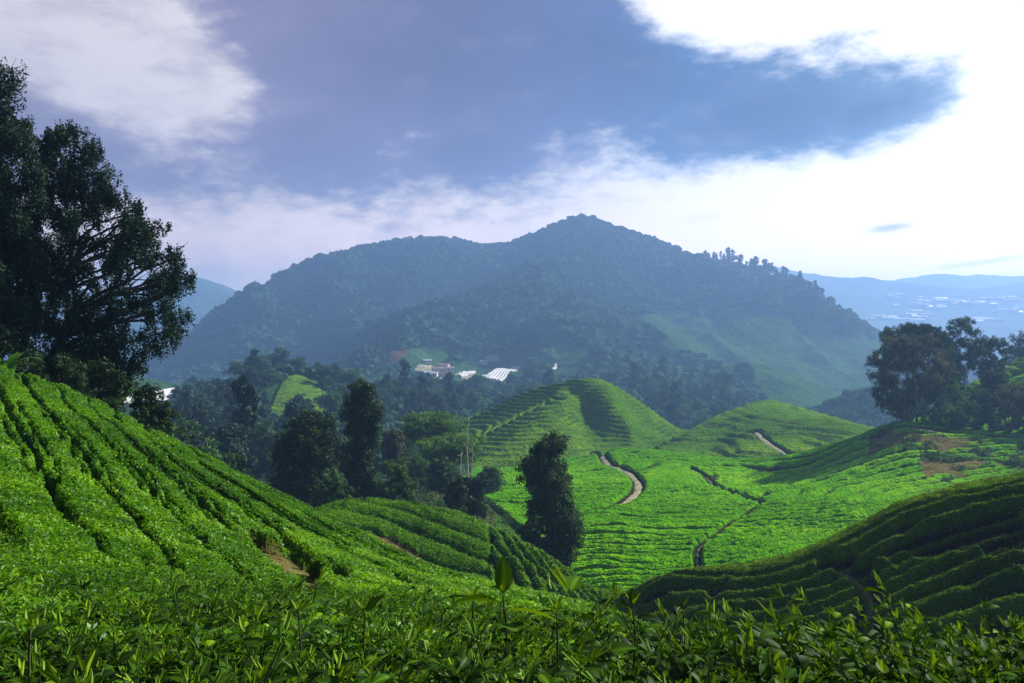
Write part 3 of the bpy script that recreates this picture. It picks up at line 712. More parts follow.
def envelope_tree(name, base, D, prof, label, cat='tree', group=None, clumps=60, crad=1.0, leaf=.2, nleaf=20000, lmat=None, bmat=None, tr=.3, seed=1,
                  trunks=1, lean=0.0, depth=.8, stretch=None, fork=.35, top=None, limbs=26, trunk_u=None, edge_bias=.45, spiky=0.0, limbr=.35, ty=0.0):
    """tree standing at world point base; prof = [(v, u_left, u_right)...] is its outline at distance D, in photograph pixels, turned into metres round the trunk"""
    r = np.random.default_rng(seed); k = D / F
    bu = CU + F * base[0] / base[1]; bv = CV - F * base[2] / base[1]
    pv_ = np.array([p[0] for p in prof], float); pl = np.array([p[1] for p in prof], float); pr = np.array([p[2] for p in prof], float)
    o = np.argsort(pv_); pv_, pl, pr = pv_[o], pl[o], pr[o]
    zz = (bv - pv_) * k; xl = (pl - bu) * k; xr = (pr - bu) * k
    zs, xls, xrs = zz[::-1], xl[::-1], xr[::-1]
    area = np.maximum(xrs - xls, .05); cz = []
    tries = r.uniform(zs.min(), zs.max(), 8000); wd = np.interp(tries, zs, area); acc = tries[r.random(8000) < wd / wd.max()]
    z = acc[:clumps]; a = np.interp(z, zs, xls); b = np.interp(z, zs, xrs); W = (b - a) / 2; cx = (a + b) / 2
    th = r.uniform(0, 2 * math.pi, len(z)); rr = np.maximum(r.random(len(z)) ** edge_bias, .05)
    cr = crad * r.uniform(.6, 1.25, len(z)); cr = np.minimum(cr, W * .85 + .1)
    Wi = np.maximum(W - cr * .5, 0)
    C = np.stack([cx + Wi * rr * np.cos(th), Wi * depth * rr * np.sin(th), z], 1)
    C[:, 2] = np.minimum(C[:, 2], zs.max() - cr * .7)
    root = tag(empty(name, base), label, cat, group)
    g = Geo(); H = (zs.max()) * (top or .82)
    tops = []
    for i in range(trunks):
        off = (i - (trunks - 1) / 2) * tr * 2.6; bend_ = ty; tx = np.interp(H, zs, (xls + xrs) / 2) * .8
        ttop = np.array([tx + off * 2.2 + r.normal(0, .1), r.normal(0, .4) * (trunks > 1), H * r.uniform(.85, 1)])
        n = 12; t = np.linspace(0, 1, n)[:, None]
        p = np.array([off * .4, 0, -.5]) * (1 - t) + ttop * t + np.concatenate([np.zeros((2, 3)), r.normal(0, .012 * H, (n - 2, 3)) * [1, 1, 0]]) + np.array([lean, -bend_, 0]) * (4 * t * (1 - t))
        rad = tr * (1 - .8 * t[:, 0]) * (1 + .5 * np.exp(-t[:, 0] * 18)); v, f = tube(p, rad, 8); g.add(v, f); tops.append((p, rad))
    order = r.permutation(len(C))[:limbs]
    for i in order:
        p, rad = tops[r.integers(trunks)]
        zt = max(H * .08, min(C[i, 2] - abs(C[i, 0] - p[-1, 0]) * fork * r.uniform(.5, 1.3), H * .93)); j = int(np.argmin(abs(p[:, 2] - zt)))
        q = limb(g, p[j], C[i], rad[j] * limbr + .01, .02 + .002 * H, r)
        for _ in range(2):
            e = C[i] + r.normal(0, 1, 3) * cr[i] * .7; limb(g, q[4], e, .02 + rad[j] * .1, .008, r, n=4, k=4)
    link('trunk', g.build('trunk', bmat or M['bark']), root)
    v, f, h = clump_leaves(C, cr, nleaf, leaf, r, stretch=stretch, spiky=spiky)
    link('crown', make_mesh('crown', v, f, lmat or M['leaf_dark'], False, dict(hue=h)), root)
    return root

M['leaf_dark'] = leaf_mat('leaf_dark', [(0, (.008, .020, .006)), (.5, (.026, .060, .014)), (1, (.075, .13, .025))], .12, .3, .6)
M['leaf_conifer'] = leaf_mat('leaf_conifer', [(0, (.004, .014, .008)), (.5, (.012, .036, .018)), (1, (.035, .075, .03))], .1, .2, .6)
M['leaf_mid'] = leaf_mat('leaf_mid', [(0, (.015, .045, .012)), (.5, (.045, .115, .025)), (1, (.11, .21, .04))], .12, .35, .6)
M['leaf_light'] = leaf_mat('leaf_light', [(0, (.03, .085, .015)), (.5, (.08, .18, .03)), (1, (.17, .28, .05))], .12, .4, .6)
M['leaf_purple'] = leaf_mat('leaf_purple', [(0, (.028, .034, .028)), (.5, (.07, .078, .062)), (1, (.13, .14, .10))], .1, .35, .6)
M['leaf_blue'] = leaf_mat('leaf_blue', [(0, (.016, .05, .034)), (.5, (.036, .10, .065)), (1, (.08, .18, .10))], .12, .3, .6)

def gpt(u, D):
    """ground point below sight column u at distance D"""
    x = (u - CU) / F * D; return (x, D, float(Hg(np.array([x]), np.array([D]))[0]))

# ---- the big trees on the left
envelope_tree('pine_tree', gpt(-6, 43), 43, [(52, -22, -6), (66, -40, 10), (85, -45, 30), (110, -50, 26), (135, -55, 42), (150, -60, 40), (190, -70, 52), (215, -75, 48), (260, -80, 58), (300, -90, 60), (330, -90, 52), (352, -80, 40)],
              'tall dense dark conifer at the west edge, rising above the near tea slope', clumps=190, crad=.95, leaf=.13, nleaf=120000, lmat=M['leaf_conifer'], tr=.34, seed=11, stretch=(.8, .8, 1.1), limbs=70, spiky=.5, edge_bias=.6)
envelope_tree('spreading_tree', gpt(42, 46), 46, [(126, 58, 66), (140, 40, 100), (165, 34, 112), (190, 34, 124), (212, 30, 156), (232, 30, 196), (250, 28, 190), (272, 30, 204), (292, 30, 208), (312, 34, 198), (330, 40, 188), (345, 50, 178), (362, 60, 168), (380, 100, 150), (388, 110, 140)],
              'spreading dark tree with open drooping boughs at the top of the near tea slope', clumps=240, crad=.70, leaf=.13, nleaf=98000, lmat=M['leaf_conifer'], tr=.30, seed=12, stretch=(.9, .9, 1.0), limbs=95, fork=.5, spiky=.6, limbr=.5, lean=.2)
envelope_tree('tree', gpt(16, 49), 49, [(120, 8, 24), (150, 0, 40), (200, -10, 60), (260, -10, 70), (320, -10, 70), (360, -10, 60), (395, 0, 50)],
              'slim dark tree with two bare trunks between the conifer and the spreading tree', clumps=70, crad=.8, leaf=.13, nleaf=30000, lmat=M['leaf_dark'], tr=.2, seed=13, trunks=2, limbs=50)
for i, (u, D, pr, lb, lm) in enumerate([
    (108, 41, [(352, 98, 118), (365, 88, 130), (385, 84, 136), (410, 84, 138)], 'low dark bush beneath the spreading tree on the slope crest', 'leaf_dark'),
    (62, 42, [(352, 55, 72), (365, 46, 88), (385, 42, 92), (400, 42, 92)], 'shaded bush at the foot of the spreading tree trunk', 'leaf_dark'),
    (150, 43, [(385, 140, 160), (398, 130, 168), (415, 126, 172), (432, 128, 172)], 'small dark bush lowest on the slope crest below the drooping boughs', 'leaf_dark'),
    (-10, 40, [(318, -20, 2), (335, -34, 14), (360, -40, 24), (380, -40, 24)], 'thick bush under the tall conifer at the west edge', 'leaf_dark')]):
    envelope_tree('bush', gpt(u, D), D, pr, lb, 'bush', clumps=26, crad=.42, leaf=.11, nleaf=8000, lmat=M[lm], tr=.05, seed=20 + i, trunks=3, limbs=16)

# ---- single trees of the valley
envelope_tree('lone_tree', gpt(556, 86), 86, [(434, 547, 556), (444, 534, 566), (456, 522, 572), (472, 517, 574), (486, 515, 573), (500, 524, 577), (512, 530, 583), (528, 534, 587), (542, 532, 586), (552, 538, 578), (558, 545, 570)],
              'lone tall dark bushy tree in the middle of the valley beside the tea mound', clumps=150, crad=1.05, leaf=.2, nleaf=64000, lmat=M['leaf_dark'], tr=.3, seed=31, limbs=40, edge_bias=.55, depth=.95)
envelope_tree('bush', gpt(531, 88), 88, [(508, 525, 536), (520, 518, 544), (540, 517, 546), (556, 522, 545)],
              'round dark bush joined to the foot of the lone valley tree', 'bush', clumps=30, crad=.7, leaf=.2, nleaf=9000, lmat=M['leaf_dark'], tr=.1, seed=32, limbs=14)
envelope_tree('column_tree', gpt(362, 104), 104, [(382, 354, 366), (392, 344, 376), (404, 340, 382), (420, 341, 383), (440, 344, 381), (460, 345, 377), (480, 343, 375), (498, 340, 378)],
              'tall narrow dark tree with a columnar crown above the mound', clumps=140, crad=1.15, leaf=.26, nleaf=42000, lmat=M['leaf_dark'], tr=.35, seed=33, limbs=40, edge_bias=.6)
envelope_tree('round_tree', gpt(308, 100), 100, [(413, 300, 316), (420, 288, 330), (432, 278, 342), (450, 271, 347), (470, 266, 346), (490, 268, 344), (505, 276, 340)],
              'broad rounded dark tree left of the columnar tree', clumps=120, crad=1.15, leaf=.26, nleaf=36000, lmat=M['leaf_dark'], tr=.4, seed=34, limbs=40, edge_bias=.55)
envelope_tree('tree', gpt(330, 92), 92, [(470, 322, 338), (478, 308, 352), (488, 304, 356), (500, 308, 350)],
              'low tree fern shaped tree before the round tree and the columnar tree', clumps=36, crad=.7, leaf=.2, nleaf=8000, lmat=M['leaf_mid'], tr=.12, seed=35, limbs=20)
envelope_tree('tree', gpt(392, 105), 105, [(462, 384, 398), (470, 374, 410), (482, 368, 418), (496, 366, 420), (508, 372, 414)],
              'bushy tree with brownish undergrowth at the foot of the columnar tree', clumps=50, crad=.85, leaf=.22, nleaf=12000, lmat=M['leaf_mid'], tr=.15, seed=36, limbs=24)
envelope_tree('umbrella_tree', gpt(424, 165), 165, [(410, 418, 442), (414, 408, 452), (420, 400, 460), (428, 398, 463), (438, 402, 462), (446, 410, 455)],
              'pale green tree with a wide flat crown and slanting pale trunk', clumps=80, crad=1.9, leaf=.38, nleaf=20000, lmat=M['leaf_light'], bmat=M['bark_pale'], tr=.26, seed=37, trunks=2, limbs=36, depth=.9, stretch=(1.3, 1.3, .45), limbr=.45, fork=.8)
envelope_tree('umbrella_tree', gpt(446, 150), 150, [(432, 440, 470), (438, 425, 480), (446, 415, 486), (455, 418, 484), (462, 430, 478)],
              'second pale flat-crowned tree, lower and behind the bare white trunks', clumps=70, crad=1.7, leaf=.34, nleaf=15000, lmat=M['leaf_light'], bmat=M['bark_pale'], tr=.22, seed=38, trunks=2, limbs=30, stretch=(1.3, 1.3, .45), fork=.8)
envelope_tree('tree', gpt(393, 150), 150, [(430, 388, 398), (438, 382, 404), (450, 380, 406), (462, 384, 404)],
              'small dark rusty-topped tree beside the pale flat-crowned tree', clumps=36, crad=1.1, leaf=.34, nleaf=7000, lmat=M['leaf_purple'], tr=.2, seed=39)
for i, (u, D, pr, lm) in enumerate([
    (410, 140, [(452, 400, 420), (462, 390, 430), (474, 388, 432), (486, 392, 430)], 'leaf_mid'), (440, 135, [(460, 432, 450), (470, 424, 456), (482, 422, 458), (490, 426, 454)], 'leaf_mid'),
    (345, 128, [(440, 338, 352), (452, 332, 360), (470, 330, 362), (490, 332, 362)], 'leaf_mid'), (490, 150, [(468, 484, 496), (476, 478, 502), (488, 476, 504)], 'leaf_mid'),
    (402, 190, [(432, 394, 410), (442, 386, 416), (455, 384, 418), (468, 388, 414)], 'leaf_mid')]):
    envelope_tree('tree', gpt(u, D), D, pr, 'mid-green bushy tree in the grove round the pale flat-crowned trees', group='bushy trees of the grove below the tea hill', clumps=40, crad=1.1, leaf=.3, nleaf=8000, lmat=M[lm], tr=.16, seed=50 + i, bmat=M['bark_mid'])
envelope_tree('bush', gpt(470, 112), 112, [(478, 462, 478), (486, 450, 486), (500, 447, 489), (514, 450, 490), (526, 455, 490)],
              'dense blue-green bush below the bare white trunks', 'bush', clumps=60, crad=.8, leaf=.24, nleaf=15000, lmat=M['leaf_conifer'], tr=.12, seed=41, limbs=20)
envelope_tree('bush', gpt(455, 108), 108, [(478, 448, 462), (486, 443, 466), (500, 442, 468), (516, 446, 466)],
              'dark upright bush beside the banana plants', 'bush', clumps=34, crad=.7, leaf=.22, nleaf=9000, lmat=M['leaf_dark'], tr=.12, seed=42, limbs=20)

def bare_tree(u, D, vtop, seed, label, n=3, spread=4):
    r = np.random.default_rng(seed); b = gpt(u, D); bv = CV - F * b[2] / D; k = D / F
    root = tag(empty('bare_tree', b), label, 'tree')
    g = Geo()
    H = (bv - vtop) * k; t = np.linspace(0, 1, 14)[:, None]
    p = np.array([0, 0, -.4]) * (1 - t) + np.array([.3, 0, H]) * t + np.concatenate([np.zeros((2, 3)), r.normal(0, .07, (12, 3))])
    v, f = tube(p, .17 * (1 - .75 * t[:, 0]), 7); g.add(v, f); link('trunk', g.build('trunk', M['bark_pale']), root)
    for i in range(n):
        j = r.integers(5, 13); g2 = Geo(); a = r.uniform(0, 6.28)
        e = p[j] + np.array([math.cos(a), math.sin(a), r.uniform(.5, 1.3)]) * r.uniform(.5, 1.0) * spread * .3
        q = limb(g2, p[j], e, .06, .02, r); limb(g2, q[3], q[3] + r.normal(0, .5, 3) + [0, 0, .5], .03, .012, r)
        link('branch', g2.build('branch', M['bark_pale']), root)
bare_tree(466, 122, 414, 61, 'tallest of the bare white dead trunks beside the pale flat-crowned trees', 6, 4)
bare_tree(459, 121, 452, 62, 'short bare white trunk standing just west of the tallest dead trunk', 3, 3)
bare_tree(470, 124, 446, 63, 'short bare white trunk close behind the tallest dead trunk', 3, 3)
bare_tree(437, 150, 455, 64, 'thin pale bare trunk under the flat-crowned tree', 3, 3)

# ---- banana plants and grasses by the grove
M['banana'] = leaf_mat('banana', [(0, (.03, .10, .02)), (.6, (.07, .20, .03)), (1, (.16, .32, .06))], .4, .35, .4)
def blade(L, w, droop, az, up, r, n=9, fold=.18):
    t = np.linspace(0, 1, n); a = up - droop * t ** 1.5
    dx = np.cos(a); dz = np.sin(a); X = np.concatenate([[0], np.cumsum((dx[1:] + dx[:-1]) / 2)]) * L / (n - 1); Z = np.concatenate([[0], np.cumsum((dz[1:] + dz[:-1]) / 2)]) * L / (n - 1)
    W = w * np.sin(np.clip(t * .93 + .05, 0, 1) * math.pi) ** .7 * .5; c, s = math.cos(az), math.sin(az)
    rows_ = []
    for k, e in ((-1, fold), (0, 0), (1, fold)):
        x = X - np.sin(a) * W * e; z = Z + np.cos(a) * W * e; y = W * k
        rows_.append(np.stack([x * c - y * s, x * s + y * c, z], 1))
    v = np.stack(rows_, 1).reshape(-1, 3); return v, grid_faces(n, 3)
def banana(u, D, h, seed, label, n=9, grp=None):
    r = np.random.default_rng(seed); root = tag(empty('banana_plant', gpt(u, D)), label, 'banana plant', grp)
    t = np.linspace(0, 1, 6)[:, None]; v, f = tube(np.array([0, 0, -.3]) + t * np.array([.1, 0, h * .45]), .16 * (1 - .5 * t[:, 0]), 7)
    link('stem', make_mesh('stem', v, f, M['stem'], True), root)
    for i in range(n):
        v, f = blade(h * r.uniform(.6, .8), h * .17, r.uniform(.8, 1.9), i * 2.4 + r.uniform(-.3, .3), r.uniform(.9, 1.45), r)
        link('leaf', make_mesh('leaf', v + [0.1, 0, h * .42], f, M['banana'], True, dict(hue=np.full(len(v), r.uniform(.2, 1)))), root)
for i, (u, D, h) in enumerate([(427, 96, 4.2), (419, 99, 3.4), (436, 101, 3.8), (411, 103, 3.2), (443, 98, 3.0)]):
    banana(u, D, h, 70 + i, ['largest banana plant with pale green arching leaves behind the mound', 'banana plant just west of the largest one', 'banana plant just east of the largest one', 'westernmost small banana plant by the bushy tree', 'small banana plant next to the dark upright bush'][i])
banana(6, 39, 2.6, 76, 'young plant with long upright strap leaves at the crest under the conifer', 7)

# ---- trees along the crest on the right
TR = 176
envelope_tree('crest_tree', gpt(901, 172), 172, [(335, 898, 922), (340, 885, 935), (350, 874, 946), (362, 868, 954), (376, 864, 958), (390, 866, 950), (400, 872, 930), (410, 880, 915), (416, 888, 912)],
              'broad purplish-grey tree with pale upright trunks at the end of the crest', clumps=170, crad=1.3, leaf=.3, nleaf=62000, lmat=M['leaf_purple'], bmat=M['bark_mid'], tr=.27, seed=81, trunks=4, limbs=60, fork=.9, edge_bias=.5, top=.62, limbr=.35, ty=3.5, depth=.7)
envelope_tree('flat_tree', gpt(918, 186), 186, [(323, 895, 915), (327, 884, 930), (334, 879, 934), (342, 880, 934), (352, 884, 930)],
              'flat-topped dark tree showing behind the purplish tree', clumps=70, crad=1.4, leaf=.32, nleaf=18000, lmat=M['leaf_dark'], tr=.3, seed=82, stretch=(1.1, 1.1, .7), top=.9)
envelope_tree('tall_tree', gpt(962, 188), 188, [(318, 950, 962), (322, 940, 976), (330, 936, 984), (342, 930, 986), (355, 930, 984), (370, 932, 975), (390, 935, 965), (405, 938, 962)],
              'tallest dark tree with open rounded clumps on the crest', clumps=90, crad=1.35, leaf=.32, nleaf=25000, lmat=M['leaf_dark'], tr=.38, seed=83, limbs=50, edge_bias=.4)
envelope_tree('tree', gpt(940, 183), 183, [(326, 934, 942), (334, 926, 950), (350, 922, 955), (375, 922, 956), (395, 926, 952)],
              'dark tree between the flat-topped tree and the tallest tree', clumps=60, crad=1.3, leaf=.32, nleaf=17000, lmat=M['leaf_dark'], tr=.3, seed=84)
envelope_tree('cypress', gpt(950, 176), 176, [(347, 948, 952), (356, 943, 956), (370, 938, 961), (385, 937, 962), (398, 938, 962)],
              'small pointed blue-green conifer before the dark crest trees', clumps=60, crad=.8, leaf=.26, nleaf=13000, lmat=M['leaf_blue'], tr=.2, seed=85, edge_bias=.6)
envelope_tree('tree', gpt(990, 196), 196, [(338, 984, 1000), (345, 976, 1008), (355, 972, 1010), (368, 970, 1006), (378, 972, 1000)],
              'dark tree with an open feathery top beyond the bright tea ridge', clumps=50, crad=1.2, leaf=.32, nleaf=11000, lmat=M['leaf_dark'], tr=.25, seed=86, edge_bias=.4)
envelope_tree('tree', gpt(1024, 232), 232, [(332, 1016, 1036), (340, 1010, 1050), (352, 1004, 1056), (366, 1004, 1056)],
              'dark tree at the east edge standing above the bright tea ridge', clumps=50, crad=1.5, leaf=.36, nleaf=12000, lmat=M['leaf_dark'], tr=.3, seed=87)
for i, (u, D, pr, lb, lm) in enumerate([
    (940, 170, [(380, 928, 955), (388, 916, 970), (400, 912, 978), (415, 912, 980), (430, 916, 978)], 'broad mid-green bush covering the crest lane beside the purplish tree', 'leaf_mid'),
    (975, 173, [(388, 966, 986), (396, 955, 996), (410, 950, 1000), (430, 952, 998)], 'green bush behind the crest lane, middle of the row', 'leaf_mid'),
    (992, 176, [(372, 986, 1000), (380, 981, 1008), (392, 980, 1008), (404, 984, 1006)], 'dark round bush before the bright tea ridge', 'leaf_dark'),
    (1010, 168, [(384, 1000, 1024), (392, 986, 1038), (408, 980, 1044), (432, 984, 1042)], 'dark brownish bushy tree by the east edge on the crest lane', 'leaf_purple'),
    (1040, 166, [(385, 1030, 1050), (400, 1016, 1064), (432, 1016, 1064)], 'dark bush cut by the east edge of the view', 'leaf_dark')]):
    envelope_tree('bush', gpt(u, D), D, pr, lb, 'bush', clumps=60, crad=1.15, leaf=.3, nleaf=17000, lmat=M[lm], tr=.15, seed=90 + i, trunks=2, limbs=30)
for i, (u, D) in enumerate([(1090, 180), (1150, 170), (1230, 175), (1330, 180)]):
    envelope_tree('tree', gpt(u, D), D, [(350, u - 12, u + 12), (362, u - 32, u + 32), (395, u - 38, u + 38), (428, u - 26, u + 26)], 'dark crest tree outside the east edge of the view', group='crest trees beyond the east edge', clumps=50, crad=1.3, leaf=.34, nleaf=9000, lmat=M['leaf_dark'], tr=.3, seed=96 + i)

# ---- woods: trees one can tell apart, copied from a few kinds
def kind_tree(h, w, shape, nleaf, leaf, seed, m, tr=.22):
    r = np.random.default_rng(seed); g = Geo(); n = 8; t = np.linspace(0, 1, n)[:, None]
    p = np.array([0, 0, -1.5]) * (1 - t) + np.array([r.normal(0, .3), r.normal(0, .3), h * .85]) * t
    v, f = tube(p, tr * (1.1 - .85 * t[:, 0]), 6); g.add(v, f)
    nc = 26; z0 = {'round': .3, 'tall': .2, 'flat': .62}[shape]
    zz = r.uniform(z0, 1, nc); q = (zz - z0) / (1 - z0)
    env = {'round': np.sqrt(np.clip(1 - (2 * q - .85) ** 2 / 1.5, .05, 1)), 'tall': np.clip(1.05 - q, .12, 1) ** .6, 'flat': np.clip(1.1 - q * .6, .3, 1)}[shape]
    th = r.uniform(0, 6.28, nc); rr = np.sqrt(r.random(nc)) * env * w * .5 * .8
    cr = w * r.uniform(.13, .25, nc); C = np.stack([rr * np.cos(th), rr * np.sin(th), zz * h - cr * .6], 1)
    for i in range(10): limb(g, p[min(n - 2, int(3 + zz[i] * 4))], C[i], tr * .4, .05, r, n=4, k=4)
    v, f, hu = clump_leaves(C, cr, nleaf, leaf, r, up=.5, stretch=(1, 1, .8) if shape != 'flat' else (1.2, 1.2, .5))
    return g.build('trunk', M['bark_mid'] if seed % 3 == 0 else M['bark']), make_mesh('crown', v, f, m, False, dict(hue=hu))
KINDS = [kind_tree(13, 10.5, 'round', 5200, .62, 201, M['leaf_dark']), kind_tree(15, 9, 'tall', 4800, .6, 202, M['leaf_dark']), kind_tree(11, 11, 'round', 5200, .62, 203, M['leaf_mid']),
         kind_tree(14, 12.5, 'flat', 5000, .62, 204, M['leaf_mid']), kind_tree(9, 9.5, 'round', 4200, .58, 205, M['leaf_light']), kind_tree(17, 8, 'tall', 4800, .6, 206, M['leaf_conifer']), kind_tree(12, 11, 'round', 5200, .6, 207, M['leaf_blue'])]
protos = {}
def wood_tree(kind, x, y, sc_, label, group, r, name='forest_tree'):
    key = kind
    if key not in protos:
        root = tag(empty(name, (0, 0, 0)), label, 'tree', group); link('trunk', KINDS[kind][0], root); link('crown', KINDS[kind][1], root); protos[key] = root; o = root
    else:
        o = copy_tree(protos[key]); o['label'] = label; o['group'] = group
    z = float(Hg(np.array([x]), np.array([y]))[0])
    o.location = (x, y, z - .3); o.rotation_euler = (0, 0, r.uniform(0, 6.28)); o.scale = (sc_ * r.uniform(.85, 1.15), sc_ * r.uniform(.85, 1.15), sc_ * r.uniform(.8, 1.2))
    return o
def visible(x, y, zt):
    """is the treetop (with a little margin) above everything nearer?"""
    yy = np.exp(np.linspace(math.log(8), math.log(y * .97), 160)); zz = Hc(x / y * yy, yy)
    return (zt / y) > (zz / yy).max() - .002
def plant(n, poly, dmin, label, group, kinds, seed, smin=.75, smax=1.15, skip=None):
    r = np.random.default_rng(seed); placed = []; tries = 0
    us = [p[0] for p in poly]; ds = [p[1] for p in poly]
    while len(placed) < n and tries < 6000:
        tries += 1; u = r.uniform(min(us), max(us)); d = r.uniform(min(ds), max(ds))
        if not inpoly(np.array(u), np.array(d), poly): continue
        x = (u - CU) / F * d
        if any((x - a) ** 2 + (d - b) ** 2 < dmin ** 2 for a, b in placed): continue
        z = float(Hg(np.array([x]), np.array([d]))[0])
        if skip and skip(x, d, z): continue
        if not visible(x, d, z + 10): continue
        placed.append((x, d)); k = kinds[r.integers(len(kinds))]
        wood_tree(k, x, d, r.uniform(smin, smax), label, group, r)
    return len(placed)
def skip_tea(x, y, z):
    q = CU + F * x / y
    return int(region(np.array([x]), np.array([y]))[0]) > 0
G1 = 'trees of the wood on the hill west of the valley'
print('wood', plant(95, [(150, 250), (185, 470), (250, 450), (300, 440), (345, 455), (400, 470), (470, 470), (480, 430), (400, 330), (350, 240), (300, 180), (220, 150), (100, 110), (60, 200)], 7.5,
      'dark green tree in the wood on the hill west of the valley', G1, [0, 0, 1, 2, 3, 5, 6], 301, skip=skip_tea))
print('foot', plant(75, [(380, 500), (400, 640), (470, 650), (560, 650), (590, 700), (640, 690), (735, 640), (745, 480), (700, 400), (640, 400), (560, 430), (470, 470)], 9,
      'tree in the wood at the mountain foot behind the round tea hill', 'trees of the wood at the mountain foot', [0, 0, 6, 2, 6, 5, 2, 4], 302, .8, 1.3, skip=skip_tea))
print('side', plant(16, [(-60, 60), (-60, 130), (200, 110), (260, 90), (200, 58)], 6, 'tree below the near tea slope in front of the western wood', 'trees low behind the near tea slope', [0, 2, 3, 4], 303, .5, .8))
# ---- tall trees standing out on the mountain's right-hand skyline
r = np.random.default_rng(77)
for i in range(38):
    u = 700 + 122 * (i / 37) + r.uniform(-1.5, 1.5); D = np.interp(u, [680, 720, 760, 800, 840], [1370, 1340, 1300, 1250, 1200]) - r.uniform(0, 25)
    dd = np.linspace(1000, 1650, 300); D = float(dd[(CV - F * Hc((u - CU) / F * dd, dd) / dd).argmin()]) + r.uniform(-14, 2)
    o = wood_tree([5, 1, 5, 3][r.integers(4)], (u - CU) / F * D, D, r.uniform(.8, 1.5), 'tall tree standing out on the eastern skyline of the mountain', 'tall trees on the eastern skyline of the mountain', r)

# ---- the forest that clothes the mountain: a mass of crowns
def ico():
    p = (1 + 5 ** .5) / 2
    v = np.array([(-1, p, 0), (1, p, 0), (-1, -p, 0), (1, -p, 0), (0, -1, p), (0, 1, p), (0, -1, -p), (0, 1, -p), (p, 0, -1), (p, 0, 1), (-p, 0, -1), (-p, 0, 1)], float)
    f = [(0, 11, 5), (0, 5, 1), (0, 1, 7), (0, 7, 10), (0, 10, 11), (1, 5, 9), (5, 11, 4), (11, 10, 2), (10, 7, 6), (7, 1, 8), (3, 9, 4), (3, 4, 2), (3, 2, 6), (3, 6, 8), (3, 8, 9), (4, 9, 5), (2, 4, 11), (6, 2, 10), (8, 6, 7), (9, 8, 1)]
    v /= np.linalg.norm(v, axis=1)[:, None]; v = list(map(tuple, v)); cache = {}; nf = []
    def mid(a, b):
        k = (min(a, b), max(a, b))
        if k not in cache:
            m_ = (np.array(v[a]) + np.array(v[b])) / 2; m_ /= np.linalg.norm(m_); v.append(tuple(m_)); cache[k] = len(v) - 1
        return cache[k]
    for a, b, c in f:
        x, y, z = mid(a, b), mid(b, c), mid(c, a); nf += [(a, x, z), (b, y, x), (c, z, y), (x, y, z)]
    return np.array(v), np.array(nf)
IV, IF = ico()
M['forest'] = leaf_mat('forest', [(0, (.004, .020, .007)), (.35, (.012, .045, .013)), (.7, (.024, .07, .02)), (1, (.055, .12, .035))], .1, 0, .9, noise_scale=.55)
def forest(name, n, poly_uv, d0, d1, size, seed, label, extra_skip=None):
    r = np.random.default_rng(seed)
    V = []; k = 0; m = n * 6
    u = r.uniform(-250, 1250, m); d = np.sqrt(r.uniform(d0 ** 2, d1 ** 2, m)); x = (u - CU) / F * d
    z = Hc(x, d); v = CV - F * z / d
    g, rd, pl = village_masks(x, d, z); ok = (g + rd + pl) < .5
    # face it towards us or stand near a skyline: slope test by neighbours
    z2 = Hc(x * (d + 6) / d, d + 6); back = (z2 / (d + 6)) < (z / d) - .0035
    ok &= ~back
    if extra_skip is not None: ok &= ~extra_skip(u, v, d)
    x, d, z = x[ok][:n], d[ok][:n], z[ok][:n]; n = len(x)
    s = size * (.5 + .95 * r.random(n) ** 1.8) * (1 + .35 * fbm(x / 70, d / 70, 2, 88))
    dirs = 1 + .28 * r.normal(0, 1, (n, len(IV))).clip(-1.6, 1.6)
    P_ = IV[None] * dirs[..., None] * s[:, None, None] * np.array([1, 1, .85]) + np.stack([x, d, z + s * .25], 1)[:, None]
    F_ = (IF[None] + (np.arange(n) * len(IV))[:, None, None]).reshape(-1, 3)
    hue = np.clip(.36 + .35 * fbm(x / 90, d / 90, 3, 89) + r.normal(0, .17, n) + .35 * (r.random(n) < .06), 0, 1)
    me = make_mesh(name, P_.reshape(-1, 3), F_, M['forest'], False, dict(hue=np.repeat(hue, len(IV)))); print(name, n)
    return tag(link(name, me), label, 'forest', None, 'stuff')
forest('forest', 26000, None, 620, 1620, 5.2, 401, 'dense dark forest clothing the broad mountain')
forest('undergrowth', 8000, None, 200, 620, 2.6, 402, 'thick undergrowth and small trees filling the wooded valley sides',
       lambda u, v, d: (region((u - CU) / F * d, d) > 0) | ((u > 870) & (d < 260)) | ((u < 215) & (d > 460)) | ((u > 400) & (u < 480) & (d < 118)))

def brush(n, poly, seed, label):
    r = np.random.default_rng(seed); us = [p[0] for p in poly]; ds = [p[1] for p in poly]
    u = r.uniform(min(us), max(us), n * 6); d = r.uniform(min(ds), max(ds), n * 6); k = inpoly(u, d, poly) & (region((u - CU) / F * d, d) == 0); u, d = u[k][:n], d[k][:n]
    x = (u - CU) / F * d; z = Hg(x, d); s = r.uniform(.5, 1.5, len(x))
    v, f, h = clump_leaves(np.stack([x, d, z + s * .6], 1), s, len(x) * 110, .3, r, up=.6, stretch=(1, 1, .8))
    tag(link('undergrowth', make_mesh('undergrowth', v, f, M['leaf_mid'], False, dict(hue=h))), label, 'undergrowth', None, 'stuff')
brush(1300, [(120, 60), (260, 90), (300, 88), (345, 88), (440, 90), (505, 92), (515, 118), (470, 150), (455, 205), (300, 205), (200, 200), (0, 200), (-100, 60)], 411, 'tangled leafy undergrowth of the grove below the tea mound')
r = np.random.default_rng(412); q = np.array(SCRUB + NOSE); x = r.uniform(q[:, 0].min(), q[:, 0].max(), 4000); y = r.uniform(q[:, 1].min(), q[:, 1].max(), 4000)
k = (inpoly(x, y, SCRUB) | inpoly(x, y, NOSE)) & (fbm(x / 6, y / 6, 2, 413) > .0); x, y = x[k][:420], y[k][:420]; s_ = r.uniform(.25, .8, len(x))
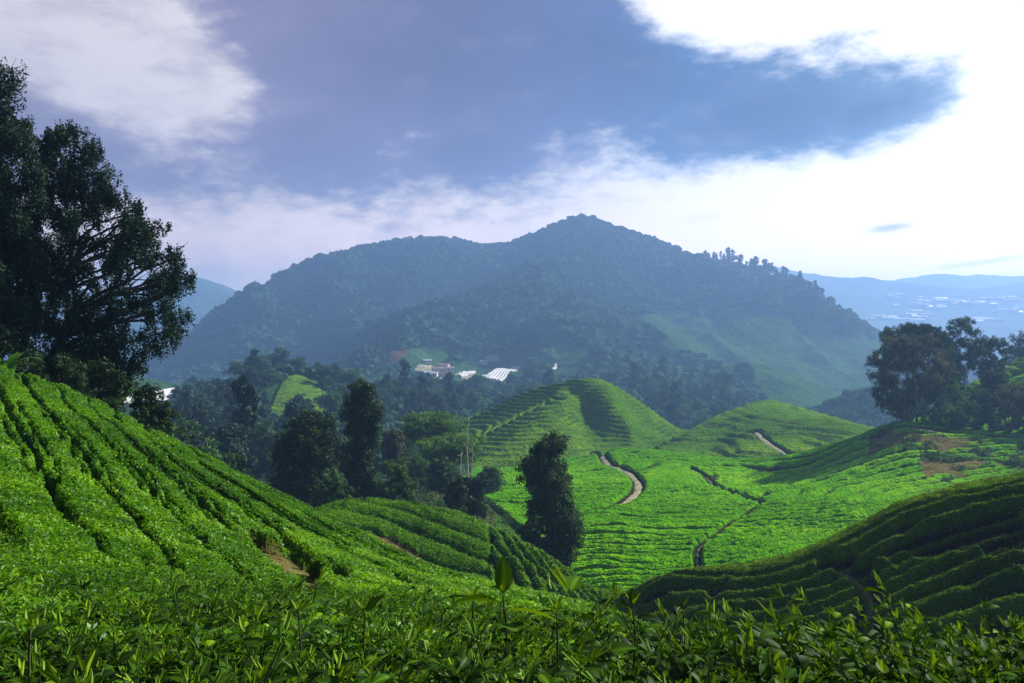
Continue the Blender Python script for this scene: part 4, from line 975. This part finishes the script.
v, f, h = clump_leaves(np.stack([x, y, Hg(x, y) + s_ * .5], 1), s_, len(x) * 60, .26, r, up=.6)
tag(link('scrub', make_mesh('scrub', v, f, M['leaf_mid'], False, dict(hue=h))), 'low scrub scattered over the bare ground below the crest trees', 'scrub', None, 'stuff')
# ---- village, plastic-covered vegetable fields, far farms
def prism_roof(w, d, h, ov=.4):
    a, b = w / 2 + ov, d / 2 + ov
    v = np.array([(-a, -b, 0), (a, -b, 0), (a, b, 0), (-a, b, 0), (-a, 0, h), (a, 0, h)], float)
    return v, [np.array([(0, 1, 5, 4), (2, 3, 4, 5), (0, 3, 2, 1)]), np.array([(0, 4, 3), (1, 2, 5)])]
def boxv(w, d, h, c=(0, 0, 0)):
    v = np.array([(x * w / 2 + c[0], y * d / 2 + c[1], z * h + c[2]) for x in (-1, 1) for y in (-1, 1) for z in (0, 1)], float)
    return v, np.array([(0, 1, 3, 2), (4, 6, 7, 5), (0, 4, 5, 1), (2, 3, 7, 6), (0, 2, 6, 4), (1, 5, 7, 3)])
def house(u, v, w, d, h, rz, roof, label, seed=0):
    p = hit(u, v, 600, 1200); x, y, z = p
    root = tag(empty('house', (x, y, float(Hg(np.array([x]), np.array([y]))[0]) - .3), rz), label, 'house')
    vv, f = boxv(w, d, h + .8, (0, 0, -.5)); link('wall', make_mesh('wall', vv, f, M['wall']), root)
    vv, fs = prism_roof(w, d, h * .45); o = link('roof', make_mesh('roof', vv + [0, 0, h + .305], fs, M[roof]), root)
    for k in range(max(2, int(w // 4))):
        wx = -w / 2 + (k + .5) * w / max(2, int(w // 4)); vv, f = boxv(1.3, .1, 1.2, (wx, -d / 2 - .06, 1.1)); link('window', make_mesh('window', vv, f, M['dark_glass']), root)
HS = [(424, 376, 12, 8, 3.5, .1, 'white', 'white-roofed house at the west end of the village'), (431, 377, 14, 8, 4, -.1, 'roof_grey', 'long grey-roofed house in the village centre'),
      (438, 372, 12, 9, 4, .3, 'roof_red', 'red-roofed house on the village rise'), (444, 368, 12, 9, 4, -.2, 'roof_red', 'upper red-roofed house by the bare red soil'),
      (449, 371, 10, 8, 3.5, .5, 'roof_red', 'small red-roofed house east of the village rise'), (396, 374, 9, 7, 3.2, .0, 'white', 'pale hut at the edge of the trees west of the village'),
      (427, 363, 9, 7, 3, .2, 'roof_grey', 'small grey hut above the village terraces'), (484, 364, 9, 6, 3, -.3, 'roof_grey', 'small dark shed up the clearing east of the village'),
      (434, 382, 15, 7, 3, .05, 'white', 'low white-roofed shed below the village')]
for h_ in HS: house(h_[0], h_[1], h_[2] * .8, h_[3] * .8, h_[4] * .8, *h_[5:])
def film(name, us, vs, d0, d1, label, h=2.4, hoops=6, group=None, w=1.0):
    """plastic-covered growing tunnels lying side by side on the slope"""
    q = [hit(u, v, d0, d1) for u, v in zip(us, vs)]
    a, b, c, d = q; root = tag(empty('polytunnel_field', tuple((a + b + c + d) / 4)), label, 'greenhouse', group); ctr = (a + b + c + d) / 4
    for k in range(hoops):
        t0, t1 = k / hoops, (k + 1) / hoops - .012; st = []
        for s in np.linspace(0, 1, 12):
            L = a * (1 - s) + b * s; Rr = d * (1 - s) + c * s; row = []
            for i, th in enumerate(np.linspace(0, math.pi, 9)):
                t = t0 + (t1 - t0) * (.5 - .5 * math.cos(th)); pt = L * (1 - t) + Rr * t
                gz = float(Hg(np.array([pt[0]]), np.array([pt[1]]))[0]); row.append((pt[0], pt[1], gz + .4 + h * math.sin(th)))
            st.append(row)
        vv = np.array(st).reshape(-1, 3) - ctr; link('tunnel', make_mesh('tunnel', vv, grid_faces(12, 9), M['white'], True), root)
film('f', (482, 513, 521, 500), (378, 367, 367, 381), 640, 1000, 'large white plastic greenhouse roof east of the village', 1.2, 6)
film('f', (482, 490, 489, 481), (377, 376, 380, 381), 640, 1000, 'small white greenhouse beside the large white one', 2.2, 3)
film('f', (458, 474, 476, 462), (375, 371, 373, 378), 640, 1000, 'pale covered vegetable bed between the village and the large greenhouse', 1.5, 3)
film('f', (546, 556, 557, 549), (374, 364, 368, 377), 640, 1000, 'narrow white strip of greenhouse on the slope above the round tea hill', 1.8, 2)
film('f', (118, 178, 178, 125), (402, 391, 397, 408), 400, 700, 'long white plastic tunnels past the boughs of the spreading tree', 2.6, 4)
film('f', (206, 222, 222, 206), (386, 384, 390, 391), 430, 700, 'small white greenhouse peeping over the western wood', 2.4, 3)

def low_greenhouse(x, y, L, Wd, rz, label, group, m='white', name='greenhouse'):
    z = float(Hg(np.array([x]), np.array([y]))[0]); k = max(1, int(Wd / 12)); V = []; g = Geo()
    for i in range(k):
        vv, fs = prism_roof(L, Wd / k * .96, 3.0, 0)
        g.add(vv + [0, (i + .5 - k / 2) * Wd / k, 5], fs[0]); g.add(np.zeros((0, 3)), np.zeros((0, 4), int))
        bx, bf = boxv(L * .995, Wd / k * .95, 9.9, (0, (i + .5 - k / 2) * Wd / k, -5)); g.add(bx, bf)
    o = link(name, g.build(name, M[m], False), None, (x, y, z)); o.rotation_euler = (0, 0, rz)
    tag(o, label, 'greenhouse', group); return o
r = np.random.default_rng(55); cnt = 0
base_gh = []
spots = []
for u0, v0, su, sv, n in ((905, 318, 22, 3, 16), (915, 306, 20, 3, 12), (880, 320, 8, 2, 5), (940, 300, 16, 2.5, 10), (975, 303, 16, 2, 10), (985, 321, 12, 1.5, 8), (1005, 300, 14, 2, 8), (900, 296, 12, 2, 6), (1010, 312, 10, 2, 6), (1050, 305, 20, 4, 8)):
    for i in range(n):
        spots.append((u0 + r.normal(0, su * .6), v0 + r.normal(0, sv * .6)))
for u, v in spots:
    p = hit(u, v, 2250, 4400, 900)
    if len(base_gh) < 5:
        o = low_greenhouse(p[0], p[1], r.uniform(34, 52), r.uniform(18, 28), r.uniform(-.5, .5), 'pale greenhouse roof on the farmed slopes of the far eastern valley', 'greenhouses of the far eastern valley', ('roof_grey', 'roof_grey', 'wall', 'roof_red', 'roof_grey')[len(base_gh)]); base_gh.append(o)
    else:
        o = base_gh[r.integers(5)].copy(); COL.objects.link(o); o.location = (p[0], p[1], float(Hg(np.array([p[0]]), np.array([p[1]]))[0])); o.rotation_euler = (0, 0, r.uniform(-.5, .5)); s = r.uniform(.3, .85); o.scale = (s, s, 1)

# ---- stones by the stream
def stone(u, v, sz, label, seed, group=None):
    p = hit(u, v, 55, 110); r = np.random.default_rng(seed)
    vv = IV * (1 + .16 * r.normal(0, 1, (len(IV), 1))) * np.array([sz, sz * .8, sz * .42])
    o = link('stone', make_mesh('stone', vv, IF, M['stone'], True), None, (p[0], p[1], float(Hg(np.array([p[0]]), np.array([p[1]]))[0]) + sz * .15)); tag(o, label, 'stone', group)
stone(597, 588, 1.1, 'largest pale flat stone in the gully by the lone tree', 1)
stone(590, 583, .5, 'small pale stone just above the largest gully stone', 2)
stone(604, 592, .45, 'small stone just below the largest gully stone', 3)

# ---- the leafy foreground
def leaf_blade(L, w, curl, fold, n=7):
    """one broad leaf along +x: pointed tip, folded along the midrib, edge gently waved"""
    t = np.linspace(0, 1, n); W = w * .5 * np.sin(np.pi * t ** .8) ** .75; W[0] = w * .03; W[-1] = 0.002
    a = -curl * t; X = np.cumsum(np.cos(a)) * L / n; Z = np.cumsum(np.sin(a)) * L / n; out = []
    for k, q in ((-1, 1), (-.5, .5), (0, 0), (.5, .5), (1, 1)):
        out.append(np.stack([X, W * k, Z + W * fold * q + .012 * w * np.sin(t * 14 + k * 2) * q], 1))
    v = np.stack(out, 1).reshape(-1, 3); return v, grid_faces(n, 5)
def rot(v, yaw, pitch, roll=0.0):
    c, s = math.cos(roll), math.sin(roll); v = v @ np.array([[1, 0, 0], [0, c, s], [0, -s, c]])
    c, s = math.cos(pitch), math.sin(pitch); v = v @ np.array([[c, 0, s], [0, 1, 0], [-s, 0, c]])
    c, s = math.cos(yaw), math.sin(yaw); return v @ np.array([[c, s, 0], [-s, c, 0], [0, 0, 1]])
def sprig(seed, h, nl, L, up=.6, bud=True):
    r = np.random.default_rng(seed); g = Geo(); t = np.linspace(0, 1, 5)[:, None]; bend = r.normal(0, .12, 3) * h; bend[2] = 0
    p = t * np.array([0, 0, h]) + bend * t ** 2; v, f = tube(p, np.linspace(.0022, .001, 5), 4); g.add(v, f, np.full(len(v), .15))
    for i in range(nl):
        q = (i + 1) / nl; j = p[0] * (1 - q) + p[-1] * q; j = p[min(4, int(q * 4.99))] * .5 + j * .5
        l_ = L * r.uniform(.7, 1.15) * (1.15 - .5 * q); v, f = leaf_blade(l_, l_ * r.uniform(.42, .56), r.uniform(.2, 1.2), r.uniform(.05, .35))
        v = rot(v, i * 2.399 + r.uniform(-.4, .4), r.uniform(-.25, .55) + up * q, r.uniform(-.7, .7)); g.add(v + j, f, np.clip(.15 + .5 * q + r.normal(0, .12) + .22 * (np.arange(len(v)) % 5 == 2), 0, 1))
    if bud:
        for k in range(2): v, f = leaf_blade(L * .5, L * .13, .1, .8); g.add(rot(v, k * 2.6 + r.uniform(0, 1), 1.25) + p[-1], f, np.full(len(v), .95))
    return np.concatenate(g.v), np.concatenate(g.f), np.concatenate(g.a)
SPR = [sprig(500 + i, .11 + .035 * (i % 4), 6 + i % 4, .05 + .006 * (i % 3), up=.35) for i in range(14)]
def scatter_sprigs(n, poly, seed, smin, smax, name, label, m, kind='stuff', lift=0, hoff=0.0):
    r = np.random.default_rng(seed); us = [p[0] for p in poly]; ds = [p[1] for p in poly]; V, FF, A = [], [], []; nb = 0; c = 0
    while c < n:
        u = r.uniform(min(us), max(us), 4000); d = np.sqrt(r.uniform(min(ds) ** 2, max(ds) ** 2, 4000)); k = inpoly(u, d, poly); u, d = u[k], d[k]
        x = (u - CU) / F * d; z = Hc(x, d) + fbm(x / .55, d / .55, 3, 96) * (.16 if d.min() < 3 else .10) + lift
        for i in range(len(x)):
            if c >= n: break
            v, f, a = SPR[r.integers(len(SPR))]; s = r.uniform(smin, smax) * (1 + .25 * (r.random() ** 6) * 2)
            th = r.uniform(0, 6.28); tl = r.normal(0, .6, 2); q = v * s
            q = np.stack([q[:, 0] + tl[0] * q[:, 2], q[:, 1] + tl[1] * q[:, 2], q[:, 2]], 1); cc, ss = math.cos(th), math.sin(th)
            q = np.stack([q[:, 0] * cc - q[:, 1] * ss, q[:, 0] * ss + q[:, 1] * cc, q[:, 2]], 1)
            V.append(q + [x[i], d[i], z[i] - .12 * s - r.random() * .06]); FF.append(f + nb); nb += len(v); A.append(np.clip(a + r.normal(0, .12) + hoff, 0, 1)); c += 1
    me = make_mesh(name, np.concatenate(V), np.concatenate(FF), m, True, dict(hue=np.concatenate(A)))
    return tag(link(name, me), label, 'tea leaves', None, kind)
M['fresh'] = leaf_mat('fresh', [(0, (.005, .016, .002)), (.35, (.016, .048, .003)), (.7, (.052, .135, .005)), (1, (.22, .38, .012))], .055, .22, .5)
scatter_sprigs(11000, [(-140, 1.25), (1160, 1.25), (1160, 3.3), (900, 3.4), (640, 3.8), (500, 5.0), (-140, 5.0)], 601, .75, 1.25, 'tea_leaves', 'glossy tea leaves and shoots filling the foreground', M['fresh'], hoff=-.18)  # hue offset darkens these leaves, painting in the foreground's deep shade
scatter_sprigs(380, [(-140, 1.25), (1160, 1.25), (1160, 3.3), (640, 3.8), (500, 5.0), (-140, 5.0)], 603, 1.15, 1.75, 'weed_leaves', 'larger broad weed leaves tangled among the foreground tea', M['fresh'], hoff=-.05, lift=-.02)
scatter_sprigs(6500, [(-140, 4.6), (540, 4.6), (610, 6), (520, 9.0), (-140, 8.6)], 602, .7, 1.0, 'tea_leaves', 'tea shoots on the nearest part of the green slope', M['fresh'], hoff=-.12)  # leaf colour lowered here too, shade of the near corner painted in

def shoot(u, v, D, leaves, seed, label, stem_len=.35, name='leafy_shoot', hue=.4):
    """an upright stem whose tip stands at (u, v) at distance D; leaves = (height fraction, yaw, pitch, length, width, curl, roll)"""
    x = (u - CU) / F * D; z = -(v - CV) / F * D; r = np.random.default_rng(seed)
    root = tag(empty(name, (x, D, z - stem_len)), label, 'plant'); t = np.linspace(0, 1, 9)[:, None]
    p = np.array([r.normal(0, .01), 0, -.35]) * (1 - t) + np.array([0, 0, stem_len]) * t + r.normal(0, .003, (9, 3)); vv, f = tube(p, np.linspace(.006, .0025, 9), 6)
    link('stem', make_mesh('stem', vv, f, M['stem'], True), root)
    for q, yaw, pitch, L, w, curl, roll in leaves:
        j = np.array([np.interp(q, t[:, 0], p[:, k]) for k in range(3)]); L, w = (L, w) if seed == 1 else (L * .74, w * .74); vv, f = leaf_blade(L, w, curl, .25, 12); vv = rot(vv, yaw, pitch, roll) + j
        link('leaf', make_mesh('leaf', vv, f, M['fresh'], True, dict(hue=np.clip(hue + r.normal(0, .12) + .2 * (np.arange(len(vv)) % 5 == 2), 0, 1))), root)
    for k in range(3):
        vv, f = leaf_blade(.045, .014, .2, .6, 8); vv = rot(vv, k * 2.1 + r.uniform(0, 1), 1.0, 0) + p[-1]
        link('leaf', make_mesh('leaf', vv, f, M['fresh'], True, dict(hue=np.full(len(vv), .85))), root)
PI = math.pi
shoot(505, 595, 2.3, [(1, 1.4, 1.45, .10, .05, .15, .5), (.97, 3.0, .2, .14, .075, .5, .5), (.95, .1, .0, .15, .06, .5, -.3), (.85, 3.6, -.5, .16, .06, .5, .6), (.9, -1.2, .3, .10, .06, .6, 0), (.7, .6, -.1, .13, .055, .7, .3), (.6, 2.4, .2, .12, .05, .6, 0)], 1, 'tall shoot with one upright broad pointed leaf at its tip, middle of the foreground', hue=.62)
shoot(472, 598, 2.5, [(1, 2.9, .2, .12, .06, .5, .2), (.95, .3, .3, .10, .05, .6, 0), (.8, -1.6, .1, .11, .055, .7, .2), (.75, 3.5, -.6, .13, .05, .3, 0)], 2, 'short broad-leaved shoot next to the tall shoot with the upright leaf', hue=.45)
shoot(556, 612, 2.4, [(1, 3.3, .1, .12, .05, .4, .4), (.97, .2, .15, .08, .04, .4, 0), (.9, 3.4, -.7, .11, .045, .3, .2), (.8, -.9, -.2, .1, .045, .5, 0)], 3, 'slim shoot with drooping narrow leaves right of the tall shoot', hue=.35)
shoot(635, 606, 2.4, [(1, 1.5, 1.2, .07, .03, .2, 0), (.95, -.3, .3, .11, .04, .8, .3), (.85, .0, -.35, .16, .055, .6, .2), (.7, 3.5, -.9, .14, .045, .2, 0), (.6, 3.0, .2, .1, .04, .6, 0)], 4, 'thin upright shoot with long hanging leaves before the dark mound', hue=.35)
shoot(30, 628, 1.9, [(.97, .8, .5, .07, .035, .5, .6), (.9, 2.9, .6, .09, .04, .4, .3), (.85, .2, .4, .09, .04, .5, -.3), (.7, -1.5, .2, .08, .04, .6, 0), (.6, 1.0, .2, .08, .04, .6, 0)], 5, 'broad-leaved shoot near the west edge of the foreground', hue=.3)
shoot(300, 612, 2.6, [(1, .4, .5, .1, .045, .6, .3), (.95, 2.8, .6, .1, .04, .5, 0), (.8, -1, .2, .1, .045, .6, 0), (.7, 1.8, .8, .1, .04, .4, 0)], 6, 'glossy shoot below the bare soil patch of the near slope', hue=.5)
shoot(365, 612, 2.5, [(1, .0, .9, .1, .045, .4, .6), (.95, 2.9, .1, .12, .05, .6, .2), (.85, .5, -.2, .12, .05, .6, 0), (.7, 4, .2, .1, .04, .4, 0)], 7, 'arching glossy shoot west of the tall shoot group', hue=.4)
shoot(748, 632, 2.7, [(1, 1.2, 1.3, .06, .025, .1, 0), (.95, .2, .9, .07, .03, .3, 0), (.85, 2.6, .8, .08, .035, .3, 0), (.7, -.6, .6, .08, .035, .4, 0)], 8, 'fresh pale tea shoot under the dark mound, right of the thin hanging-leaf shoot', hue=.85)
shoot(795, 618, 2.7, [(1, 1.6, 1.35, .06, .025, .1, 0), (.95, .4, 1.0, .075, .03, .3, 0), (.85, 2.8, .9, .08, .035, .3, 0), (.7, -.3, .6, .09, .035, .4, 0), (.6, 3.6, .5, .09, .035, .5, 0)], 9, 'tallest fresh tea shoot before the base of the dark mound', hue=.8)
shoot(920, 628, 2.8, [(1, 1.4, 1.3, .06, .025, .1, 0), (.95, .1, .9, .07, .03, .3, 0), (.85, 3.0, .8, .09, .035, .3, 0), (.7, -.8, .6, .09, .035, .4, 0)], 10, 'fresh tea shoot between the tallest one and the east edge', hue=.75)
shoot(1016, 632, 2.4, [(1, 1.6, 1.4, .06, .025, .1, 0), (.9, 2.8, .9, .09, .035, .3, 0), (.75, .2, .7, .09, .035, .4, 0)], 11, 'dark-stemmed tea shoot at the east edge of the foreground', hue=.6)


EXPO = 1.05
SKYK = .40 / .12
HAZE_COL = (.28, .49, .92, 1)
HAZE_D = .00037

# ------------------------------------------------------------------ light, air, sky, camera
SUN_AZ, SUN_EL = 56.0, 33.0        # degrees right of the view direction, above the horizon
sun = bpy.data.lights.new('sun', 'SUN'); sun.energy = 5.0; sun.angle = R(2.0); sun.color = (1, .95, .84)
so_ = bpy.data.objects.new('sun', sun); COL.objects.link(so_)
so_.rotation_euler = (R(90 - SUN_EL), 0, R(180 - SUN_AZ))
so_.location = (200, 150, 300)

w = bpy.data.worlds.new('World'); sc.world = w; w.use_nodes = True; nt = w.node_tree; nt.nodes.clear()
wo = nt.nodes.new('ShaderNodeOutputWorld'); bg = nt.nodes.new('ShaderNodeBackground'); bg.inputs['Strength'].default_value = .12
sky = nt.nodes.new('ShaderNodeTexSky'); sky.sky_type = 'NISHITA'; sky.sun_disc = False
sky.sun_elevation = R(SUN_EL); sky.sun_rotation = R(SUN_AZ); sky.altitude = 1500
tc = nt.nodes.new('ShaderNodeTexCoord').outputs['Generated']
sep = nt.nodes.new('ShaderNodeSeparateXYZ'); nt.links.new(tc, sep.inputs[0])
X, Y, Z = sep.outputs
az = mathn(nt, 'MULTIPLY', mathn(nt, 'ARCTAN2', X, Y), 180 / math.pi)
el = mathn(nt, 'MULTIPLY', mathn(nt, 'ARCSINE', Z), 180 / math.pi)
def AZ(u): return math.degrees(math.atan((u - CU) / F))
def EL(u, v): return math.degrees(math.atan((CV - v) / math.hypot(F, u - CU)))
cmb = nt.nodes.new('ShaderNodeCombineXYZ'); nt.links.new(mathn(nt, 'MULTIPLY', az, .05), cmb.inputs[0]); nt.links.new(mathn(nt, 'MULTIPLY', el, .11), cmb.inputs[1])
nzA = noise(nt, 1.6, 8, .62, cmb.outputs[0]); nzB = noise(nt, 4.5, 8, .65, cmb.outputs[0]); nzC = noise(nt, .8, 4, .5, cmb.outputs[0])
nzD = noise(nt, 2.3, 5, .55, cmb.outputs[0])
def sub(a, b): return mathn(nt, 'SUBTRACT', a, b)
def add(a, b): return mathn(nt, 'ADD', a, b)
def mul(a, b): return mathn(nt, 'MULTIPLY', a, b)
def blob(u, v, ru, rv, rot=0.0):
    """1 at the middle of an ellipse on the sky, 0 at its edge, negative outside"""
    a0, e0 = AZ(u), EL(u, v); ra, re = ru / F * 57.3, rv / F * 57.3
    da = sub(az, a0); de = sub(el, e0); c, s = math.cos(R(rot)), math.sin(R(rot))
    p = mul(add(mul(da, c), mul(de, s)), 1 / ra); q = mul(sub(mul(de, c), mul(da, s)), 1 / re)
    return sub(1, mathn(nt, 'SQRT', add(mul(p, p), mul(q, q))))
def maxn(*a):
    r = a[0]
    for b in a[1:]: r = mathn(nt, 'SMOOTH_MAX', r, b); r.node.inputs[2].default_value = .25
    return r
def sm(x, a, b):
    n = nt.nodes.new('ShaderNodeMapRange'); n.interpolation_type = 'SMOOTHSTEP'; nt.links.new(x, n.inputs[0])
    n.inputs[1].default_value = a; n.inputs[2].default_value = b; return n.outputs[0]
wob = mul(sub(nzA, .5), 1.3); wobf = mul(sub(nzB, .5), .55)
def lin(r, g, b):
    f = lambda c: (c / 255 / 12.92) if c / 255 <= .04045 else ((c / 255 + .055) / 1.055) ** 2.4
    return (f(r), f(g), f(b))
def scale_(c, k):
    cb = nt.nodes.new('ShaderNodeCombineXYZ')
    for i_ in range(3): nt.links.new(k, cb.inputs[i_])
    return mix(nt, 1.0, c, cb.outputs[0], 'MULTIPLY')
nzE = noise(nt, 11, 7, .62, cmb.outputs[0])
azn = mathn(nt, 'DIVIDE', add(az, 30), 60)            # 0 at the west edge of the view, 1 at the east edge
wobf = add(wobf, mul(sub(nzE, .5), .5))
# thick rain cloud across the upper sky
big = maxn(blob(430, 70, 330, 122, -3), blob(610, 66, 235, 108, -6), blob(770, 118, 185, 48, 6), blob(200, 140, 360, 74, -3), blob(420, -70, 440, 150), blob(872, 110, 88, 34, 9), blob(470, 150, 110, 42, 0))
hole = maxn(blob(115, 58, 165, 72, -28), blob(740, -8, 105, 58, 0))
dens = add(sub(big, mul(sm(hole, -.3, .6), .85)), add(mul(wob, .8), mul(wobf, 1.25)))
east = sm(add(azn, mul(sub(nzC, .5), .3)), .4, .78)
dm = mix(nt, east, sm(dens, -.12, .45), sm(dens, -.18, .46))
core = sm(add(dens, mul(sub(nzC, .5), 1.4)), .1, .95)
ccol = ramp(nt, add(azn, mul(sub(nzC, .5), .12)), [(.0, (.50, .42, .60)), (.30, (.36, .29, .50)), (.45, (.24, .19, .39)), (.58, (.17, .19, .48)), (.68, (.05, .18, .46)), (.80, (.05, .15, .34)), (.93, (.22, .36, .52))])
cdark = ramp(nt, azn, [(.0, (.34, .27, .42)), (.32, (.22, .155, .30)), (.45, (.14, .105, .235)), (.58, (.09, .09, .27)), (.70, (.0, .03, .18)), (.86, (.0, .02, .09))])
ccol = mix(nt, core, ccol, cdark)
# folds on the underside: lighter shreds and darker bellies
ccol = scale_(ccol, add(.20, add(mul(nzA, .65), mul(nzE, .45))))
ccol = mix(nt, mul(sm(add(nzD, mul(sub(nzB, .5), .7)), .52, .9), .4), ccol, (.50, .42, .58))
# bright veil behind it: cream low in the west, burnt-out white in the east
veil = ramp(nt, add(azn, mul(sub(nzA, .5), .22)), [(.0, (1.0, .90, .92)), (.25, (1.15, 1.02, .98)), (.42, (1.3, 1.15, 1.05)), (.52, (1.2, 1.08, 1.0)), (.66, (1.6, 1.5, 1.45)), (1, (2.0, 1.85, 1.75))])
grey = mul(sm(add(nzB, mul(nzA, .7)), .74, 1.05), sm(azn, .66, .2))
veil = mix(nt, mul(grey, .6), veil, (.62, .53, .58))
lit = mul(sm(add(mul(nzE, .4), nzD), .70, .98), sm(azn, .7, .3))
veil = mix(nt, mul(lit, .5), veil, (1.3, 1.2, 1.1))
lowl = mul(sm(el, 6.5, 2.5), sm(azn, .30, .16))
veil = mix(nt, mul(lowl, .35), veil, (.36, .50, .80))
veil = mix(nt, sm(el, 12, 1), veil, mix(nt, 1.0, veil, (1.95, 1.45, 1.08), 'MULTIPLY'))
clear = mix(nt, dm, veil, ccol)
# small detached scraps of cloud over the eastern hills
for (u_, v_, ru_, rv_, k_) in ((893, 227, 34, 7, .8), (985, 262, 60, 4, .4), (700, 218, 40, 8, .12)):
    clear = mix(nt, mul(sm(add(blob(u_, v_, ru_, rv_, 6), mul(wobf, 1.4)), .0, .9), k_), clear, (.34, .33, .38))
sc1 = mix(nt, 1.0, clear, (SKYK, SKYK, SKYK), 'MULTIPLY')
# unseen deck of broken cloud overhead and behind, made dark to lower ambient light
away = mathn(nt, 'MAXIMUM', sm(mathn(nt, 'ABSOLUTE', az), 40, 75), sm(el, 28, 50))
over = mix(nt, sm(nzC, .35, .7), (.12 * SKYK, .12 * SKYK, .18 * SKYK), (.28 * SKYK, .29 * SKYK, .34 * SKYK))
fin = mix(nt, away, sc1, mix(nt, sub(1, mul(sm(nzD, .5, .7), .5)), sky.outputs[0], over))
nt.links.new(fin, bg.inputs['Color'])
fin2 = mix(nt, sm(el, -.3, -2.5), fin, (.05 * SKYK, .07 * SKYK, .05 * SKYK)); nt.links.new(fin2, bg.inputs['Color'])

nt.links.new(bg.outputs[0], wo.inputs[0])

# the air of the valley: one closed box of thin even haze
def box(name, x0, x1, y0, y1, z0, z1, m):
    v = np.array([(x, y, z) for x in (x0, x1) for y in (y0, y1) for z in (z0, z1)], float)
    f = np.array([(0, 1, 3, 2), (4, 6, 7, 5), (0, 4, 5, 1), (2, 3, 7, 6), (0, 2, 6, 4), (1, 5, 7, 3)])
    return link(name, make_mesh(name, v, f, m))
HM, hn, ho = mat('haze'); pv = hn.nodes.new('ShaderNodeVolumePrincipled')
pv.inputs['Color'].default_value = HAZE_COL; pv.inputs['Density'].default_value = HAZE_D; pv.inputs['Anisotropy'].default_value = .35
hn.links.new(pv.outputs[0], ho.inputs['Volume'])
allz = [ (o.matrix_basis @ __import__('mathutils').Vector(c)).z for o in sc.objects if o.type == 'MESH' and o.name.startswith(('ground', 'mountain', 'distant_hills')) for c in o.bound_box]
hz = box('haze', -6000, 6000, -60, 4700, min(allz) - 1.5, max(allz) + 30, HM)
tag(hz, 'thin blue haze filling the valley air', None, None, 'stuff')

cam = bpy.data.cameras.new('camera'); cam.sensor_width = 36; cam.lens = 36 * F / 1024; cam.clip_start = .05; cam.clip_end = 40000
co = bpy.data.objects.new('camera', cam); COL.objects.link(co); co.rotation_euler = (R(90), 0, 0); sc.camera = co
cam.dof.use_dof = False
sc.view_settings.view_transform = 'Standard'; sc.view_settings.look = 'None'; sc.view_settings.gamma = 1; sc.view_settings.exposure = EXPO
sc.cycles.use_denoising = True
sc.cycles.max_bounces = 6; sc.cycles.diffuse_bounces = 2; sc.cycles.glossy_bounces = 2; sc.cycles.transmission_bounces = 3; sc.cycles.volume_bounces = 1
sc.cycles.use_fast_gi = False; sc.cycles.sample_clamp_indirect = 4
